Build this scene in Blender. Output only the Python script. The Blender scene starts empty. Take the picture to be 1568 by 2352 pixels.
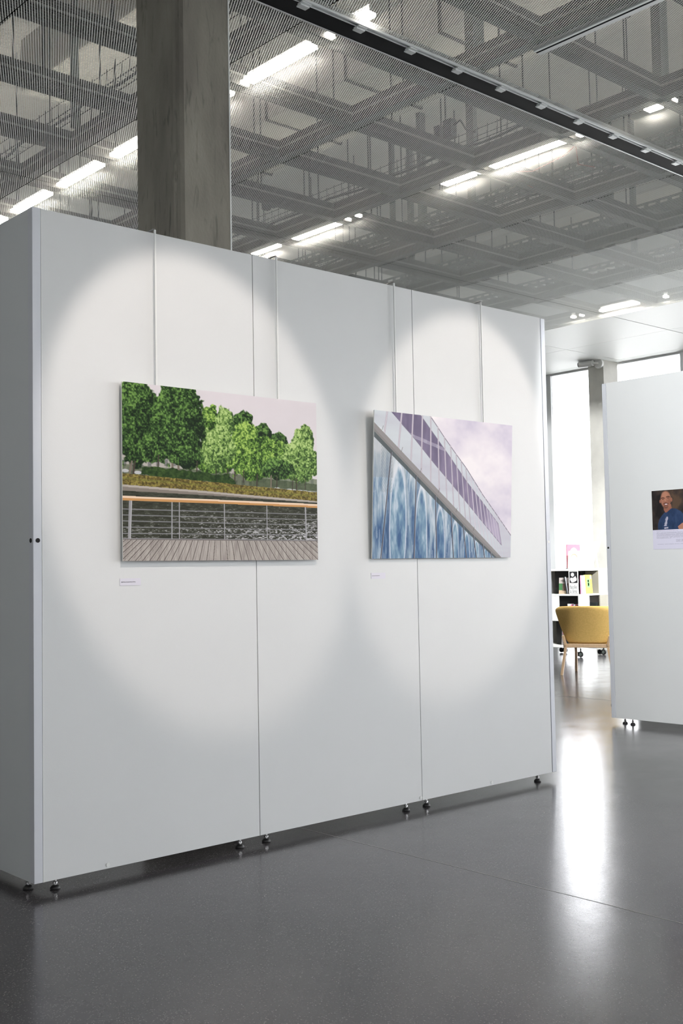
import bpy, bmesh, math, random
import numpy as np
from mathutils import Vector, Matrix

random.seed(7); rng = np.random.default_rng(11)
scene = bpy.context.scene
COL = scene.collection

# ------------------------------------------------------------------ camera
CAMZ = 1.42
yaw, pit, rol = map(math.radians, (48.1008, 2.9771, -1.0207))
fw = Vector((math.cos(yaw)*math.cos(pit), math.sin(yaw)*math.cos(pit), math.sin(pit)))
r0 = Vector((math.sin(yaw), -math.cos(yaw), 0)); u0 = r0.cross(fw)
ri = math.cos(rol)*r0 + math.sin(rol)*u0
up = -math.sin(rol)*r0 + math.cos(rol)*u0
cd = bpy.data.cameras.new('camera'); cam = bpy.data.objects.new('camera', cd); COL.objects.link(cam)
cam.matrix_world = Matrix(((ri.x, up.x, -fw.x, 0), (ri.y, up.y, -fw.y, 0), (ri.z, up.z, -fw.z, CAMZ), (0, 0, 0, 1)))
cd.sensor_fit = 'HORIZONTAL'; cd.sensor_width = 24.0; cd.lens = 2560.6/1568*24.0
cd.clip_start = .05; cd.clip_end = 200
scene.camera = cam

# ------------------------------------------------------------------ world, daylight, exposure
world = bpy.data.worlds.new('overcast_sky'); scene.world = world; world.use_nodes = True
bg = world.node_tree.nodes['Background']
bg.inputs[0].default_value = (.95, .975, 1.0, 1); bg.inputs[1].default_value = 11.3
scene.view_settings.view_transform = 'Standard'; scene.view_settings.look = 'None'
scene.view_settings.exposure = 0.0; scene.view_settings.gamma = 1.0
try: scene.view_settings.use_curve_mapping = False
except Exception: pass
scene.cycles.max_bounces = 8; scene.cycles.diffuse_bounces = 4; scene.cycles.glossy_bounces = 4
scene.cycles.transmission_bounces = 6; scene.cycles.transparent_max_bounces = 8
scene.cycles.sample_clamp_indirect = 8.0; scene.cycles.use_denoising = True
scene.cycles.caustics_reflective = False; scene.cycles.caustics_refractive = False
CEIL = 4.9; SLAB = 6.6
XF = 16.3; XB = -5.0; YR = -7.0; YL = 17.0; WX0 = 6.6; WX1 = 9.3; WZ = 3.6; BY0, BY1, BZ0 = -4.0, 1.0, 2.2
def portal(name, loc, rot, sx, sy):
    l = bpy.data.lights.new(name, 'AREA'); l.shape = 'RECTANGLE'; l.size = sx; l.size_y = sy
    l.cycles.is_portal = True
    o = bpy.data.objects.new(name, l); COL.objects.link(o); o.location = loc; o.rotation_euler = rot
portal('daylight_portal', (XF+.12, 2.74, CEIL/2), (0, math.pi/2, 0), CEIL, 19.4)      # emits toward -X
portal('daylight_portal', ((WX0+WX1)/2, YR-.22, WZ/2), (math.pi/2, 0, 0), WX1-WX0, WZ-.1)          # emits toward +Y
portal('daylight_portal', (XB-.22, (BY0+BY1)/2, (BZ0+4.2)/2), (0, -math.pi/2, 0), 4.2-BZ0, BY1-BY0)  # emits toward +X
portal('daylight_portal', ((XB+XF)/2, YL+.25, 5.83), (-math.pi/2, 0, 0), XF-XB, 1.4)           # added clerestory, emits toward -Y
portal('daylight_portal', ((XB+XF)/2, YR-.25, 5.83), (math.pi/2, 0, 0), XF-XB, 1.4)            # added clerestory, emits toward +Y
# ------------------------------------------------------------------ helpers
def lin(c):
    return tuple((v/255/12.92) if v/255 <= .04045 else ((v/255+.055)/1.055)**2.4 for v in c)
def mat(name, rgb, rough=.6, metal=0.0, spec=.5, emit=None, es=0, noise=0, nscale=8, bump=0, bscale=60, rgb2=None, stretch=(1,1,1)):
    m = bpy.data.materials.new(name); m.use_nodes = True; nt = m.node_tree; N = nt.nodes; L = nt.links
    b = N['Principled BSDF']; c = lin(rgb)+(1,)
    b.inputs['Base Color'].default_value = c; b.inputs['Roughness'].default_value = rough
    b.inputs['Metallic'].default_value = metal; b.inputs['Specular IOR Level'].default_value = spec
    if emit: b.inputs['Emission Color'].default_value = lin(emit)+(1,); b.inputs['Emission Strength'].default_value = es
    tc = mp = None
    if noise or bump:
        tc = N.new('ShaderNodeTexCoord'); mp = N.new('ShaderNodeMapping'); mp.inputs['Scale'].default_value = stretch
        L.new(tc.outputs['Object'], mp.inputs['Vector'])
    if noise:
        n = N.new('ShaderNodeTexNoise'); n.inputs['Scale'].default_value = nscale; n.inputs['Detail'].default_value = 6
        r = N.new('ShaderNodeValToRGB'); r.color_ramp.elements[0].position = .3; r.color_ramp.elements[1].position = .7
        d = lin(rgb2) if rgb2 else tuple(v*(1-noise) for v in c[:3])
        r.color_ramp.elements[0].color = tuple(d)+(1,); r.color_ramp.elements[1].color = c
        L.new(mp.outputs[0], n.inputs['Vector']); L.new(n.outputs['Fac'], r.inputs['Fac']); L.new(r.outputs[0], b.inputs['Base Color'])
    if bump:
        n2 = N.new('ShaderNodeTexNoise'); n2.inputs['Scale'].default_value = bscale; n2.inputs['Detail'].default_value = 4
        bp = N.new('ShaderNodeBump'); bp.inputs['Strength'].default_value = bump; bp.inputs['Distance'].default_value = .01
        L.new(mp.outputs[0], n2.inputs['Vector']); L.new(n2.outputs['Fac'], bp.inputs['Height']); L.new(bp.outputs[0], b.inputs['Normal'])
    return m

class MB:
    """collects shapes, then links them as ONE mesh object"""
    def __init__(s): s.v = []; s.f = []
    def box(s, x0, y0, z0, x1, y1, z1):
        x0, x1 = sorted((x0, x1)); y0, y1 = sorted((y0, y1)); z0, z1 = sorted((z0, z1)); n = len(s.v)
        s.v += [(x0,y0,z0),(x1,y0,z0),(x1,y1,z0),(x0,y1,z0),(x0,y0,z1),(x1,y0,z1),(x1,y1,z1),(x0,y1,z1)]
        s.f += [tuple(n+i for i in q) for q in ((0,3,2,1),(4,5,6,7),(0,1,5,4),(1,2,6,5),(2,3,7,6),(3,0,4,7))]
        return s
    def obox(s, a, b, w, h, upv=(0,0,1)):
        """box from a to b, width w across, height h along upv"""
        a = Vector(a); b = Vector(b); d = (b-a).normalized(); u = Vector(upv)
        sd = d.cross(u).normalized(); u = sd.cross(d).normalized(); n = len(s.v)
        for p in (a, b):
            for i, j in ((-1,-1),(1,-1),(1,1),(-1,1)):
                q = p + sd*(i*w/2) + u*(j*h/2); s.v.append(tuple(q))
        s.f += [tuple(n+i for i in q) for q in ((0,3,2,1),(4,5,6,7),(0,1,5,4),(1,2,6,5),(2,3,7,6),(3,0,4,7))]
        return s
    def prism(s, pts, z0, z1, axis='z'):
        """polygon extruded along axis; pts are the other two coordinates in order"""
        n = len(s.v); k = len(pts)
        for z in (z0, z1):
            for a, b in pts:
                s.v.append({'z': (a,b,z), 'x': (z,a,b), 'y': (a,z,b)}[axis])
        s.f.append(tuple(n+i for i in range(k))[::-1]); s.f.append(tuple(n+k+i for i in range(k)))
        for i in range(k): j = (i+1) % k; s.f.append((n+i, n+j, n+k+j, n+k+i))
        return s
    def tube(s, pts, r, seg=8, r2=None):
        pts = [Vector(p) for p in pts]; n = len(s.v); K = len(pts)
        for i, p in enumerate(pts):
            d = (pts[min(i+1, K-1)]-pts[max(i-1, 0)]).normalized()
            a = d.orthogonal().normalized() if i == 0 else (pa - d*pa.dot(d)).normalized()
            pa = a; b = d.cross(a); rr = r if r2 is None else r+(r2-r)*i/(K-1)
            for k in range(seg):
                t = 2*math.pi*k/seg; s.v.append(tuple(p + a*(rr*math.cos(t)) + b*(rr*math.sin(t))))
        for i in range(K-1):
            for k in range(seg):
                k2 = (k+1) % seg; s.f.append((n+i*seg+k, n+i*seg+k2, n+(i+1)*seg+k2, n+(i+1)*seg+k))
        s.f.append(tuple(n+k for k in range(seg))[::-1]); s.f.append(tuple(n+(K-1)*seg+k for k in range(seg)))
        return s
    def lathe(s, prof, cx, cy, seg=16):
        """profile (r, z) turned about a vertical axis"""
        n = len(s.v)
        for r, z in prof:
            for k in range(seg):
                t = 2*math.pi*k/seg; s.v.append((cx+r*math.cos(t), cy+r*math.sin(t), z))
        for i in range(len(prof)-1):
            for k in range(seg):
                k2 = (k+1) % seg; s.f.append((n+i*seg+k, n+i*seg+k2, n+(i+1)*seg+k2, n+(i+1)*seg+k))
        s.f.append(tuple(n+k for k in range(seg))[::-1]); s.f.append(tuple(n+(len(prof)-1)*seg+k for k in range(seg)))
        return s
    def quad(s, *p):
        n = len(s.v); s.v += [tuple(q) for q in p]; s.f.append(tuple(range(n, n+len(p)))); return s
    def build(s, name, m, parent=None, bevel=0, smooth=False, origin=None):
        me = bpy.data.meshes.new(name)
        o0 = Vector(origin) if origin is not None else Vector((0,0,0))
        me.from_pydata([tuple(Vector(v)-o0) for v in s.v], [], s.f); me.materials.append(m)
        bm = bmesh.new(); bm.from_mesh(me); bmesh.ops.recalc_face_normals(bm, faces=bm.faces)
        if bevel: bmesh.ops.bevel(bm, geom=bm.edges[:], offset=bevel, segments=2, profile=.5, affect='EDGES')
        bm.to_mesh(me); bm.free()
        if smooth:
            for p in me.polygons: p.use_smooth = True
        o = bpy.data.objects.new(name, me); COL.objects.link(o); o.location = o0
        if parent:
            o.parent = parent; o.location = o0 - world_loc(parent)
        return o
def world_loc(o):
    v = Vector(o.location)
    while o.parent: o = o.parent; v = v + o.location
    return v
def tag(o, label=None, cat=None, group=None, kind=None):
    if label: o['label'] = label
    if cat: o['category'] = cat
    if group: o['group'] = group
    if kind: o['kind'] = kind
    return o
def thing(name, loc, label, cat, group=None):
    o = bpy.data.objects.new(name, None); COL.objects.link(o); o.location = loc; o.empty_display_size = .1
    return tag(o, label, cat, group)
def share(src, name, loc, parent):
    """another copy of a piece, sharing its mesh"""
    o = src.copy(); COL.objects.link(o); o.parent = parent; o.location = Vector(loc); return o
def text(body, size, m, name, parent, loc, rot, align='LEFT', sx=1):
    cu = bpy.data.curves.new(name, 'FONT'); cu.body = body; cu.size = size; cu.align_x = align; cu.resolution_u = 3; cu.extrude = .0003
    t = bpy.data.objects.new(name, cu); COL.objects.link(t); bpy.context.view_layer.update()
    me = bpy.data.meshes.new_from_object(t.evaluated_get(bpy.context.evaluated_depsgraph_get()))
    bpy.data.objects.remove(t); me.materials.clear(); me.materials.append(m)
    o = bpy.data.objects.new(name, me); COL.objects.link(o); o.parent = parent
    o.location = Vector(loc) - world_loc(parent); o.rotation_euler = rot; o.scale = (sx, 1, 1)
    return o

# ------------------------------------------------------------------ materials
M = {}
M['panel'] = mat('white_laminate', (214,216,216), .45, bump=.03, bscale=220, noise=.02, nscale=3)
M['post'] = mat('satin_aluminium', (206,209,215), .5, metal=.1)
M['edge'] = mat('pale_edge_strip', (222,224,222), .5)
M['seam'] = mat('raw_board_edge', (96,84,70), .8)
M['rubber'] = mat('black_rubber', (22,22,23), .5)
M['chrome'] = mat('zinc_steel', (190,190,190), .25, metal=1)
M['tile'] = mat('white_metal_tile', (236,238,236), .5, bump=.03, bscale=30)
M['dark'] = mat('dark_hole', (18,16,16), .8)
M['slab'] = mat('raw_concrete_soffit', (222,219,212), .85, noise=.12, nscale=1.2)
M['beam'] = mat('galvanised_dark_steel', (62,61,59), .5, metal=.3, noise=.12, nscale=3)
M['beamlip'] = mat('galvanised_lip', (160,160,156), .35, metal=.6)
M['strand'] = mat('expanded_metal_pale', (240,243,240), .5, metal=.1)
M['track'] = mat('white_track', (222,226,226), .4)
M['slot'] = mat('anthracite_slot', (13,15,17), .8, spec=.2)
M['wire'] = mat('dark_wire', (45,45,45), .6)
M['tray'] = mat('grey_cable_tray', (92,98,94), .5, metal=.4)
M['wall'] = mat('painted_wall', (196,198,196), .8, bump=.05)
M['lightwall'] = mat('concrete_pier', (206,204,196), .8, noise=.12, nscale=5, bump=.1, bscale=40)
M['frame'] = mat('white_window_frame', (226,228,228), .5)
M['white'] = mat('white_lacquer', (232,232,228), .4)
M['black'] = mat('black_back_panel', (38,38,40), .6)
M['olive'] = mat('shelf_interior', (150,146,132), .6)
M['red_wire'] = mat('red_wire', (140,60,50), .6)
M['ink'] = mat('grey_ink', (110,108,116), .7)
M['inkl'] = mat('pale_grey_ink', (168,168,182), .7)
M['paper'] = mat('label_paper', (214,212,222), .6)
M['terrace'] = mat('pale_terrace', (228,228,224), .9, noise=.1, nscale=2)
M['lamp'] = mat('lit_tube', (255,255,255), .5, emit=(255,245,232), es=30)

def concrete():
    m = mat('cast_concrete', (124,119,109), .85); nt = m.node_tree; N = nt.nodes; L = nt.links; b = N['Principled BSDF']
    tc = N.new('ShaderNodeTexCoord')
    def noise(sc, st, det=6, dist=0):
        mp = N.new('ShaderNodeMapping'); mp.inputs['Scale'].default_value = st; L.new(tc.outputs['Object'], mp.inputs[0])
        n = N.new('ShaderNodeTexNoise'); n.inputs['Scale'].default_value = sc; n.inputs['Detail'].default_value = det
        n.inputs['Distortion'].default_value = dist; L.new(mp.outputs[0], n.inputs['Vector']); return n
    a = noise(3, (1.5,1.5,.5)); c = noise(5, (5,5,.8), 5, 1.2); d = noise(60, (1,1,.6))
    r1 = N.new('ShaderNodeValToRGB'); r1.color_ramp.elements[0].position = .3; r1.color_ramp.elements[1].position = .72
    r1.color_ramp.elements[0].color = lin((116,112,104))+(1,); r1.color_ramp.elements[1].color = lin((148,144,134))+(1,)
    L.new(a.outputs['Fac'], r1.inputs[0])
    r2 = N.new('ShaderNodeValToRGB'); r2.color_ramp.elements[0].position = .25; r2.color_ramp.elements[1].position = .42
    r2.color_ramp.elements[0].color = (.45,.45,.44,1); r2.color_ramp.elements[1].color = (1,1,1,1)
    L.new(c.outputs['Fac'], r2.inputs[0])
    mx = N.new('ShaderNodeMixRGB'); mx.blend_type = 'MULTIPLY'; mx.inputs[0].default_value = .8
    L.new(r1.outputs[0], mx.inputs[1]); L.new(r2.outputs[0], mx.inputs[2]); L.new(mx.outputs[0], b.inputs['Base Color'])
    bp = N.new('ShaderNodeBump'); bp.inputs['Strength'].default_value = .35; bp.inputs['Distance'].default_value = .006
    L.new(d.outputs['Fac'], bp.inputs['Height']); L.new(bp.outputs[0], b.inputs['Normal'])
    return m
M['concrete'] = concrete()

def floor_mat():
    m = mat('polished_dark_concrete', (72,71,72), .2); nt = m.node_tree; N = nt.nodes; L = nt.links; b = N['Principled BSDF']
    tc = N.new('ShaderNodeTexCoord')
    n = N.new('ShaderNodeTexNoise'); n.inputs['Scale'].default_value = .9; n.inputs['Detail'].default_value = 7; L.new(tc.outputs['Object'], n.inputs['Vector'])
    r = N.new('ShaderNodeValToRGB'); r.color_ramp.elements[0].position = .3; r.color_ramp.elements[1].position = .7
    r.color_ramp.elements[0].color = lin((60,58,60))+(1,); r.color_ramp.elements[1].color = lin((76,74,76))+(1,)
    L.new(n.outputs['Fac'], r.inputs[0])
    v = N.new('ShaderNodeTexVoronoi'); v.inputs['Scale'].default_value = 125; L.new(tc.outputs['Object'], v.inputs['Vector'])
    r2 = N.new('ShaderNodeValToRGB'); r2.color_ramp.elements[0].position = .2; r2.color_ramp.elements[1].position = .34
    r2.color_ramp.elements[0].color = (1,1,1,1); r2.color_ramp.elements[1].color = (0,0,0,1)
    L.new(v.outputs['Distance'], r2.inputs[0])
    sp = N.new('ShaderNodeSeparateColor'); L.new(v.outputs['Color'], sp.inputs[0])
    gt = N.new('ShaderNodeMath'); gt.operation = 'GREATER_THAN'; gt.inputs[1].default_value = .42; L.new(sp.outputs[0], gt.inputs[0])
    mu = N.new('ShaderNodeMath'); mu.operation = 'MULTIPLY'; L.new(gt.outputs[0], mu.inputs[0]); L.new(r2.outputs[0], mu.inputs[1])
    mu2 = N.new('ShaderNodeMath'); mu2.operation = 'MULTIPLY'; mu2.inputs[1].default_value = .4; L.new(mu.outputs[0], mu2.inputs[0])
    mx = N.new('ShaderNodeMixRGB'); mx.inputs[2].default_value = lin((158,154,151))+(1,)
    L.new(mu2.outputs[0], mx.inputs[0]); L.new(r.outputs[0], mx.inputs[1]); L.new(mx.outputs[0], b.inputs['Base Color'])
    n2 = N.new('ShaderNodeTexNoise'); n2.inputs['Scale'].default_value = 3.5; n2.inputs['Detail'].default_value = 8; n2.inputs['Roughness'].default_value = .65
    L.new(tc.outputs['Object'], n2.inputs['Vector'])
    mr = N.new('ShaderNodeMapRange'); mr.inputs[1].default_value = .3; mr.inputs[2].default_value = .7
    mr.inputs[3].default_value = .15; mr.inputs[4].default_value = .22
    L.new(n2.outputs['Fac'], mr.inputs[0]); L.new(mr.outputs[0], b.inputs['Roughness'])
    n3 = N.new('ShaderNodeTexNoise'); n3.inputs['Scale'].default_value = 25; n3.inputs['Detail'].default_value = 5; L.new(tc.outputs['Object'], n3.inputs['Vector'])
    bp = N.new('ShaderNodeBump'); bp.inputs['Strength'].default_value = .015; bp.inputs['Distance'].default_value = .01
    L.new(n3.outputs['Fac'], bp.inputs['Height']); L.new(bp.outputs[0], b.inputs['Normal'])
    return m
M['floor'] = floor_mat()
def fabric():
    m = mat('mustard_felt', (226,188,112), .95, noise=.12, nscale=50, bump=.3, bscale=300, rgb2=(214,176,100)); return m
M['mustard'] = fabric()
M['wood'] = mat('oak', (196,166,132), .5, noise=.15, nscale=6, stretch=(8,8,1))
def glass():
    m = bpy.data.materials.new('window_glass'); m.use_nodes = True; N = m.node_tree.nodes; L = m.node_tree.links
    N.remove(N['Principled BSDF']); out = N['Material Output']
    t = N.new('ShaderNodeBsdfTransparent'); t.inputs[0].default_value = (.955,.95,.955,1)
    g = N.new('ShaderNodeBsdfGlossy'); g.inputs['Roughness'].default_value = .02
    fr = N.new('ShaderNodeFresnel'); fr.inputs[0].default_value = 1.45
    mx = N.new('ShaderNodeMixShader'); L.new(fr.outputs[0], mx.inputs[0]); L.new(t.outputs[0], mx.inputs[1]); L.new(g.outputs[0], mx.inputs[2])
    L.new(mx.outputs[0], out.inputs[0]); return m
M['glass'] = glass()

# ------------------------------------------------------------------ the setting
def struct(name, mb, m, **k): return tag(mb.build(name, m, **k), kind='structure')
floor = struct('floor', MB().box(XB-.2, YR-.2, -.15, XF+.2, YL+.2, 0), M['floor'])
M['joint'] = mat('joint_filler', (128,127,124), .35)
MB().box(3.977, YR, -.01, 3.982, YL, .0008).build('floor_joint', M['joint'], floor)
MB().box(9.977, YR, -.01, 9.982, YL, .0008).build('floor_joint', M['joint'], floor)
MB().box(XB, 12.0, -.01, XF, 12.005, .0008).build('floor_joint', M['joint'], floor)
ceiling = struct('ceiling', MB().box(XB-.2, YR-.2, SLAB, XF+.2, YL+.2, SLAB+.2), M['slab'])

tag(MB().box(-30, -30, -.35, 60, 60, -.2).build('terrace', M['terrace']), kind='structure')

# window wall at the far end: deep lintel above the mesh ceiling, then floor to ceiling glazing in bays
wf = struct('wall_far', MB().box(XF, YR-.2, CEIL+.02, XF+.2, YL+.2, SLAB).box(XF, 12.48, 0, XF+.2, YL+.2, CEIL+.02), M['frame'])
def window_bay(n, axis, a, b, zb, zt, at, fr=.06, top=.05, parts=True):
    def bx(mb, p0, p1, z0, z1, d0, d1):
        return mb.box(at+d0, p0, z0, at+d1, p1, z1) if axis == 'x' else mb.box(p0, at+d0, z0, p1, at+d1, z1)
    w = tag(bx(bx(bx(bx(MB(), a, a+fr, zb, zt, 0, .1), b-fr, b, zb, zt, 0, .1), a+fr, b-fr, zt-top, zt, 0, .1), a+fr, b-fr, zb, zb+.06, 0, .1)
            .build('window_%d' % n, M['frame']), kind='structure')
    bx(MB(), a+fr, b-fr, zb+.06, zt-top, .04, .05).build('pane', M['glass'], w)
    return w
ys = [-7.0, -4.0, -1.0, 2.0, 5.0, 7.45, 9.72, 12.48]
for i in range(len(ys)-1): window_bay(i+1, 'x', ys[i], ys[i+1], 0, CEIL+.02, XF)
# right wall glazing, out of the frame, added to light the display wall front
wr = struct('wall_right', MB().box(XB, YR-.2, 4.8, XF+.2, YR, CEIL+.25).box(XB, YR-.2, SLAB-.1, XF+.2, YR, SLAB).box(XB, YR-.2, 0, WX0, YR, 4.8).box(WX0, YR-.2, 0, WX1, YR, .1).box(WX1, YR-.2, 0, XF+.2, YR, 4.8).box(WX0, YR-.2, WZ, WX1, YR, 4.8), M['wall'])
for i in range(6): window_bay(26+i, 'y', XB+(XF-XB)*i/6, XB+(XF-XB)*(i+1)/6, CEIL+.25, SLAB-.1, YR-.15)  # unseen clerestory on this side too, added for light above the mesh
for i in range(3):
    a = WX0+(WX1-WX0)*i/3; window_bay(10+i, 'y', a, a+(WX1-WX0)/3, .1, WZ, YR-.15)
# solid left side; unseen high window band added behind the camera for light
struct('wall_left', MB().box(XB, YL, 0, XF+.2, YL+.2, CEIL+.25).box(XB, YL, SLAB-.1, XF+.2, YL+.2, SLAB), M['wall'])
# unseen clerestory band added to light the space above the mesh
for i in range(6): window_bay(20+i, 'y', XB+(XF-XB)*i/6, XB+(XF-XB)*(i+1)/6, CEIL+.25, SLAB-.1, YL+.05)
struct('wall_back', MB().box(XB-.2, YR-.2, 0, XB, YL+.2, BZ0).box(XB-.2, YR-.2, 4.2, XB, YL+.2, SLAB).box(XB-.2, YR-.2, BZ0, XB, BY0, 4.2).box(XB-.2, BY1, BZ0, XB, YL+.2, 4.2), M['wall'])
for i in range(2): window_bay(13+i, 'x', BY0+(BY1-BY0)*i/2, BY0+(BY1-BY0)*(i+1)/2, BZ0, 4.2, XB-.15)

# concrete piers between the panes of the far wall (also the one with the security camera)
for nm, y0, y1 in (('wall_pier', 10.96, 11.27), ('wall_pier', 5.3, 5.6), ('wall_pier', -.2, .1)):
    MB().box(15.85, y0, 0, 16.26, y1, CEIL+.02).build('pier', M['lightwall'], wf)

# concrete column behind the display wall: two pours meeting at a recessed corner joint
cx, cy = 3.524, 5.262
col = thing('concrete_column', (cx+.2, cy+.24, 0), 'grey board-marked concrete column rising behind the display wall', 'column')
MB().prism([(cx+.035, cy), (cx+.353, cy), (cx+.353, cy+.45), (cx, cy+.45), (cx, cy+.06), (cx+.012, cy+.05), (cx+.018, cy+.02)], 0, SLAB).build('shaft', M['concrete'], col)
MB().box(cx+.353, cy-.002, 0, cx+.363, cy+.01, SLAB).build('corner_strip', M['edge'], col)

# ------------------------------------------------------------------ ceiling: mesh panels, beams, hangers
grid = tag(MB().box(XB, YR, CEIL+.12, XB+.04, YL, CEIL+.2).build('trim_1', M['beam']), kind='structure')
# expanded metal: one strong strand direction and a fine crossing one, clipped panel by panel
def clip(p, d, x0, y0, x1, y1):
    t0, t1 = -1e9, 1e9
    for o, dd, lo, hi in ((p[0], d[0], x0, x1), (p[1], d[1], y0, y1)):
        a, b = (lo-o)/dd, (hi-o)/dd
        if a > b: a, b = b, a
        t0 = max(t0, a); t1 = min(t1, b)
    return (t0, t1) if t1-t0 > .004 else None
PITCH = .016
def mesh_panel(x0, y0, x1, y1, ph):
    vs = []; fs = []; kf = max(0, min(1, (x0-8.6)/3.5))   # strands widen and flatten towards the windows to brighten the far ceiling
    for ang, w, h, pit_, zo, tl in ((62.7, .0056, .0011+.0003*kf, PITCH, .002-.001*kf, 30-20*kf), (117.3, .0010+.0026*kf, .0014, PITCH, .0016-.0014*kf, 0)):
        a = math.radians(ang); d = np.array([math.cos(a), math.sin(a)]); n = np.array([-d[1], d[0]])
        cs = [float(n@np.array(c)) for c in ((x0,y0),(x1,y0),(x0,y1),(x1,y1))]
        k0 = int(math.floor(min(cs)/pit_)); k1 = int(math.ceil(max(cs)/pit_))
        for k in range(k0, k1+1):
            p = n*((k+ph)*pit_); c = clip(p, d, x0, y0, x1, y1)
            if not c: continue
            A = p+d*c[0]; B = p+d*c[1]; i = len(vs); z0 = CEIL+zo; z1 = z0+h
            s = n*w/2*math.cos(math.radians(tl)); dz = w/2*math.sin(math.radians(tl))
            for z in (z0, z1):
                for q, e in ((A-s, dz), (A+s, -dz), (B+s, -dz), (B-s, dz)):
                    vs.append((q[0], q[1], z+e))
            fs += [(i,i+1,i+2,i+3), (i+4,i+7,i+6,i+5), (i,i+3,i+7,i+4), (i+1,i+5,i+6,i+2)]
    me = bpy.data.meshes.new('mesh_panel'); me.from_pydata(vs, [], fs); me.materials.append(M['strand'])
    o = bpy.data.objects.new('mesh_panel', me); COL.objects.link(o); o.parent = grid; o['kind'] = 'stuff'
BX = [4.47+1.45*k for k in range(-6, 9)]
BY = [5.45+.93*k for k in range(-9, 13)]
xe = [BX[0]-1.45] + [b for b in BX] + [XF-.02]
yrows = [(YR+.05, 1.33), (1.53, 5.035), (5.255, 8.94), (8.95, 12.65), (12.66, YL-.05)]
for i in range(len(xe)-1):
    for r, (a, b) in enumerate(yrows):
        x0 = max(xe[i]+.004, XB+.02); x1 = xe[i+1]-.004
        if x1 <= x0: continue
        if x0 > 13.0:
            k = int((b-a)/1.86)+1; st = (b-a)/k
            for q in range(k): MB().box(x0, a+st*q+.006, CEIL, x1, a+st*(q+1)-.006, CEIL+.02).build('ceiling_tile', M['tile'], grid)
            continue
        mesh_panel(x0, a, x1, b, random.random()*.6)
# joists running along the room and across it: a double channel with a pale lip
zb = CEIL+.035
def joist(ax, c, a, b):
    m = MB(); l = MB()
    def B(mb, o0, o1, z0, z1):
        return mb.box(a, c+o0, z0, b, c+o1, z1) if ax == 'x' else mb.box(c+o0, a, z0, c+o1, b, z1)
    B(m, -.045, .045, zb, zb+.005); B(m, -.045, -.040, zb, zb+.075); B(m, .040, .045, zb, zb+.075)
    B(m, -.040, .040, zb+.07, zb+.075); B(m, -.03, .03, zb+.095, zb+.16)
    B(l, -.05, .05, zb+.076, zb+.092)
    o = m.build('beam', M['beam'], grid); B(MB(), -.05, .05, zb+.077, zb+.092).build('beam_lip', M['beamlip'], o)
for y in BY: joist('x', y, XB, XF-.01)
for x in BX: joist('y', x, YR, YL)
# the open slots with the lighting tracks
def slot(y0, y1, name_label, g=None):
    t = thing('lighting_track', (8, y0, CEIL), name_label, 'track', g)
    MB().box(XB, y0+.055, CEIL-.004, XF-.05, y1-.012, CEIL+.03).build('slot_channel', M['slot'], t)
    MB().box(XB, y1-.012, CEIL-.008, XF-.05, y1, CEIL+.034).build('edge_trim', M['track'], t)
    MB().box(XB, y0, CEIL-.012, XF-.05, y0+.012, CEIL+.034).box(XB, y0+.012, CEIL+.004, XF-.05, y0+.036, CEIL+.03).box(XB, y0+.036, CEIL-.012, XF-.05, y0+.041, CEIL+.02).build('rail', M['track'], t)
    MB().box(XB, y0+.041, CEIL-.002, XF-.05, y0+.055, CEIL+.02).build('rail_gap', M['dark'], t)
    c0 = MB().box(-.035, y0+.01, CEIL-.018, .035, y0+.062, CEIL-.008).box(-.035, y0+.03, CEIL-.026, .035, y0+.072, CEIL-.018).build('clip', M['track'], t, origin=(0, y0+.03, CEIL-.018))
    for k in range(-18, 25):
        x = 4.325+.466*k
        if k == 0: c0.location.x = x - t.location.x
        elif XB+.1 < x < XF-.1: share(c0, 'clip', (x-t.location.x, c0.location.y, c0.location.z), t)
slot(5.04, 5.25, 'long white lighting track in the dark ceiling slot crossing the upper right')
slot(1.335, 1.525, 'parallel white lighting track carrying the spotlights, above the viewer')
t = thing('panel_joint_trim', (5.95, 3.0, CEIL), 'white and dark trim strip along a mesh panel joint at the top right', 'trim')
MB().box(5.965, 1.6, CEIL-.006, 6.005, 4.58, CEIL+.03).build('pale_strip', M['track'], t)
MB().box(5.945, 1.6, CEIL-.004, 5.965, 4.58, CEIL+.03).build('dark_gap', M['slot'], t)
MB().box(5.925, 1.6, CEIL-.006, 5.945, 4.58, CEIL+.03).build('inner_strip', M['track'], t)

# luminaires: three rows of tubes just above the mesh, then unseen rows added for light
def lamp_row(x, segs, label):
    t = thing('light_row', (x, 6, CEIL+.05), label, 'ceiling light')
    for a, b in segs:
        w = .045 if b-a > .1 else .035
        MB().box(x-w, a, CEIL+.05, x+w, b, CEIL+.075).build('tube', M['lamp'], t)
        MB().box(x-.012, a, CEIL+.076, x+.012, b, CEIL+.12).build('housing', M['frame'], t)
segA = []
for k in range(-9, 9):
    b = 5.52+.943*k
    if k == -1: segA += [(b+.42, b+.62), (b+.80, b+.87)]
    elif k < 0: segA += [(b+.06, b+.62)] if k < -5 else []
    else: segA += [(b+.05, b+.76), (b+.80, b+.85)]
lamp_row(4.81, segA, 'row of white tubes above the mesh beside the concrete column')
lamp_row(7.51, [(4.47, 4.50), (4.60, 4.72), (5.31, 5.37), (5.52, 6.29), (6.44, 6.47), (6.51, 6.87), (8.02, 8.05), (8.18, 8.22), (8.25, 8.27), (8.33, 9.035), (9.32, 9.75), (-1.5, -.8), (-3.5, -2.8)],
         'row of white tubes above the mesh across the middle of the ceiling')
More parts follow.
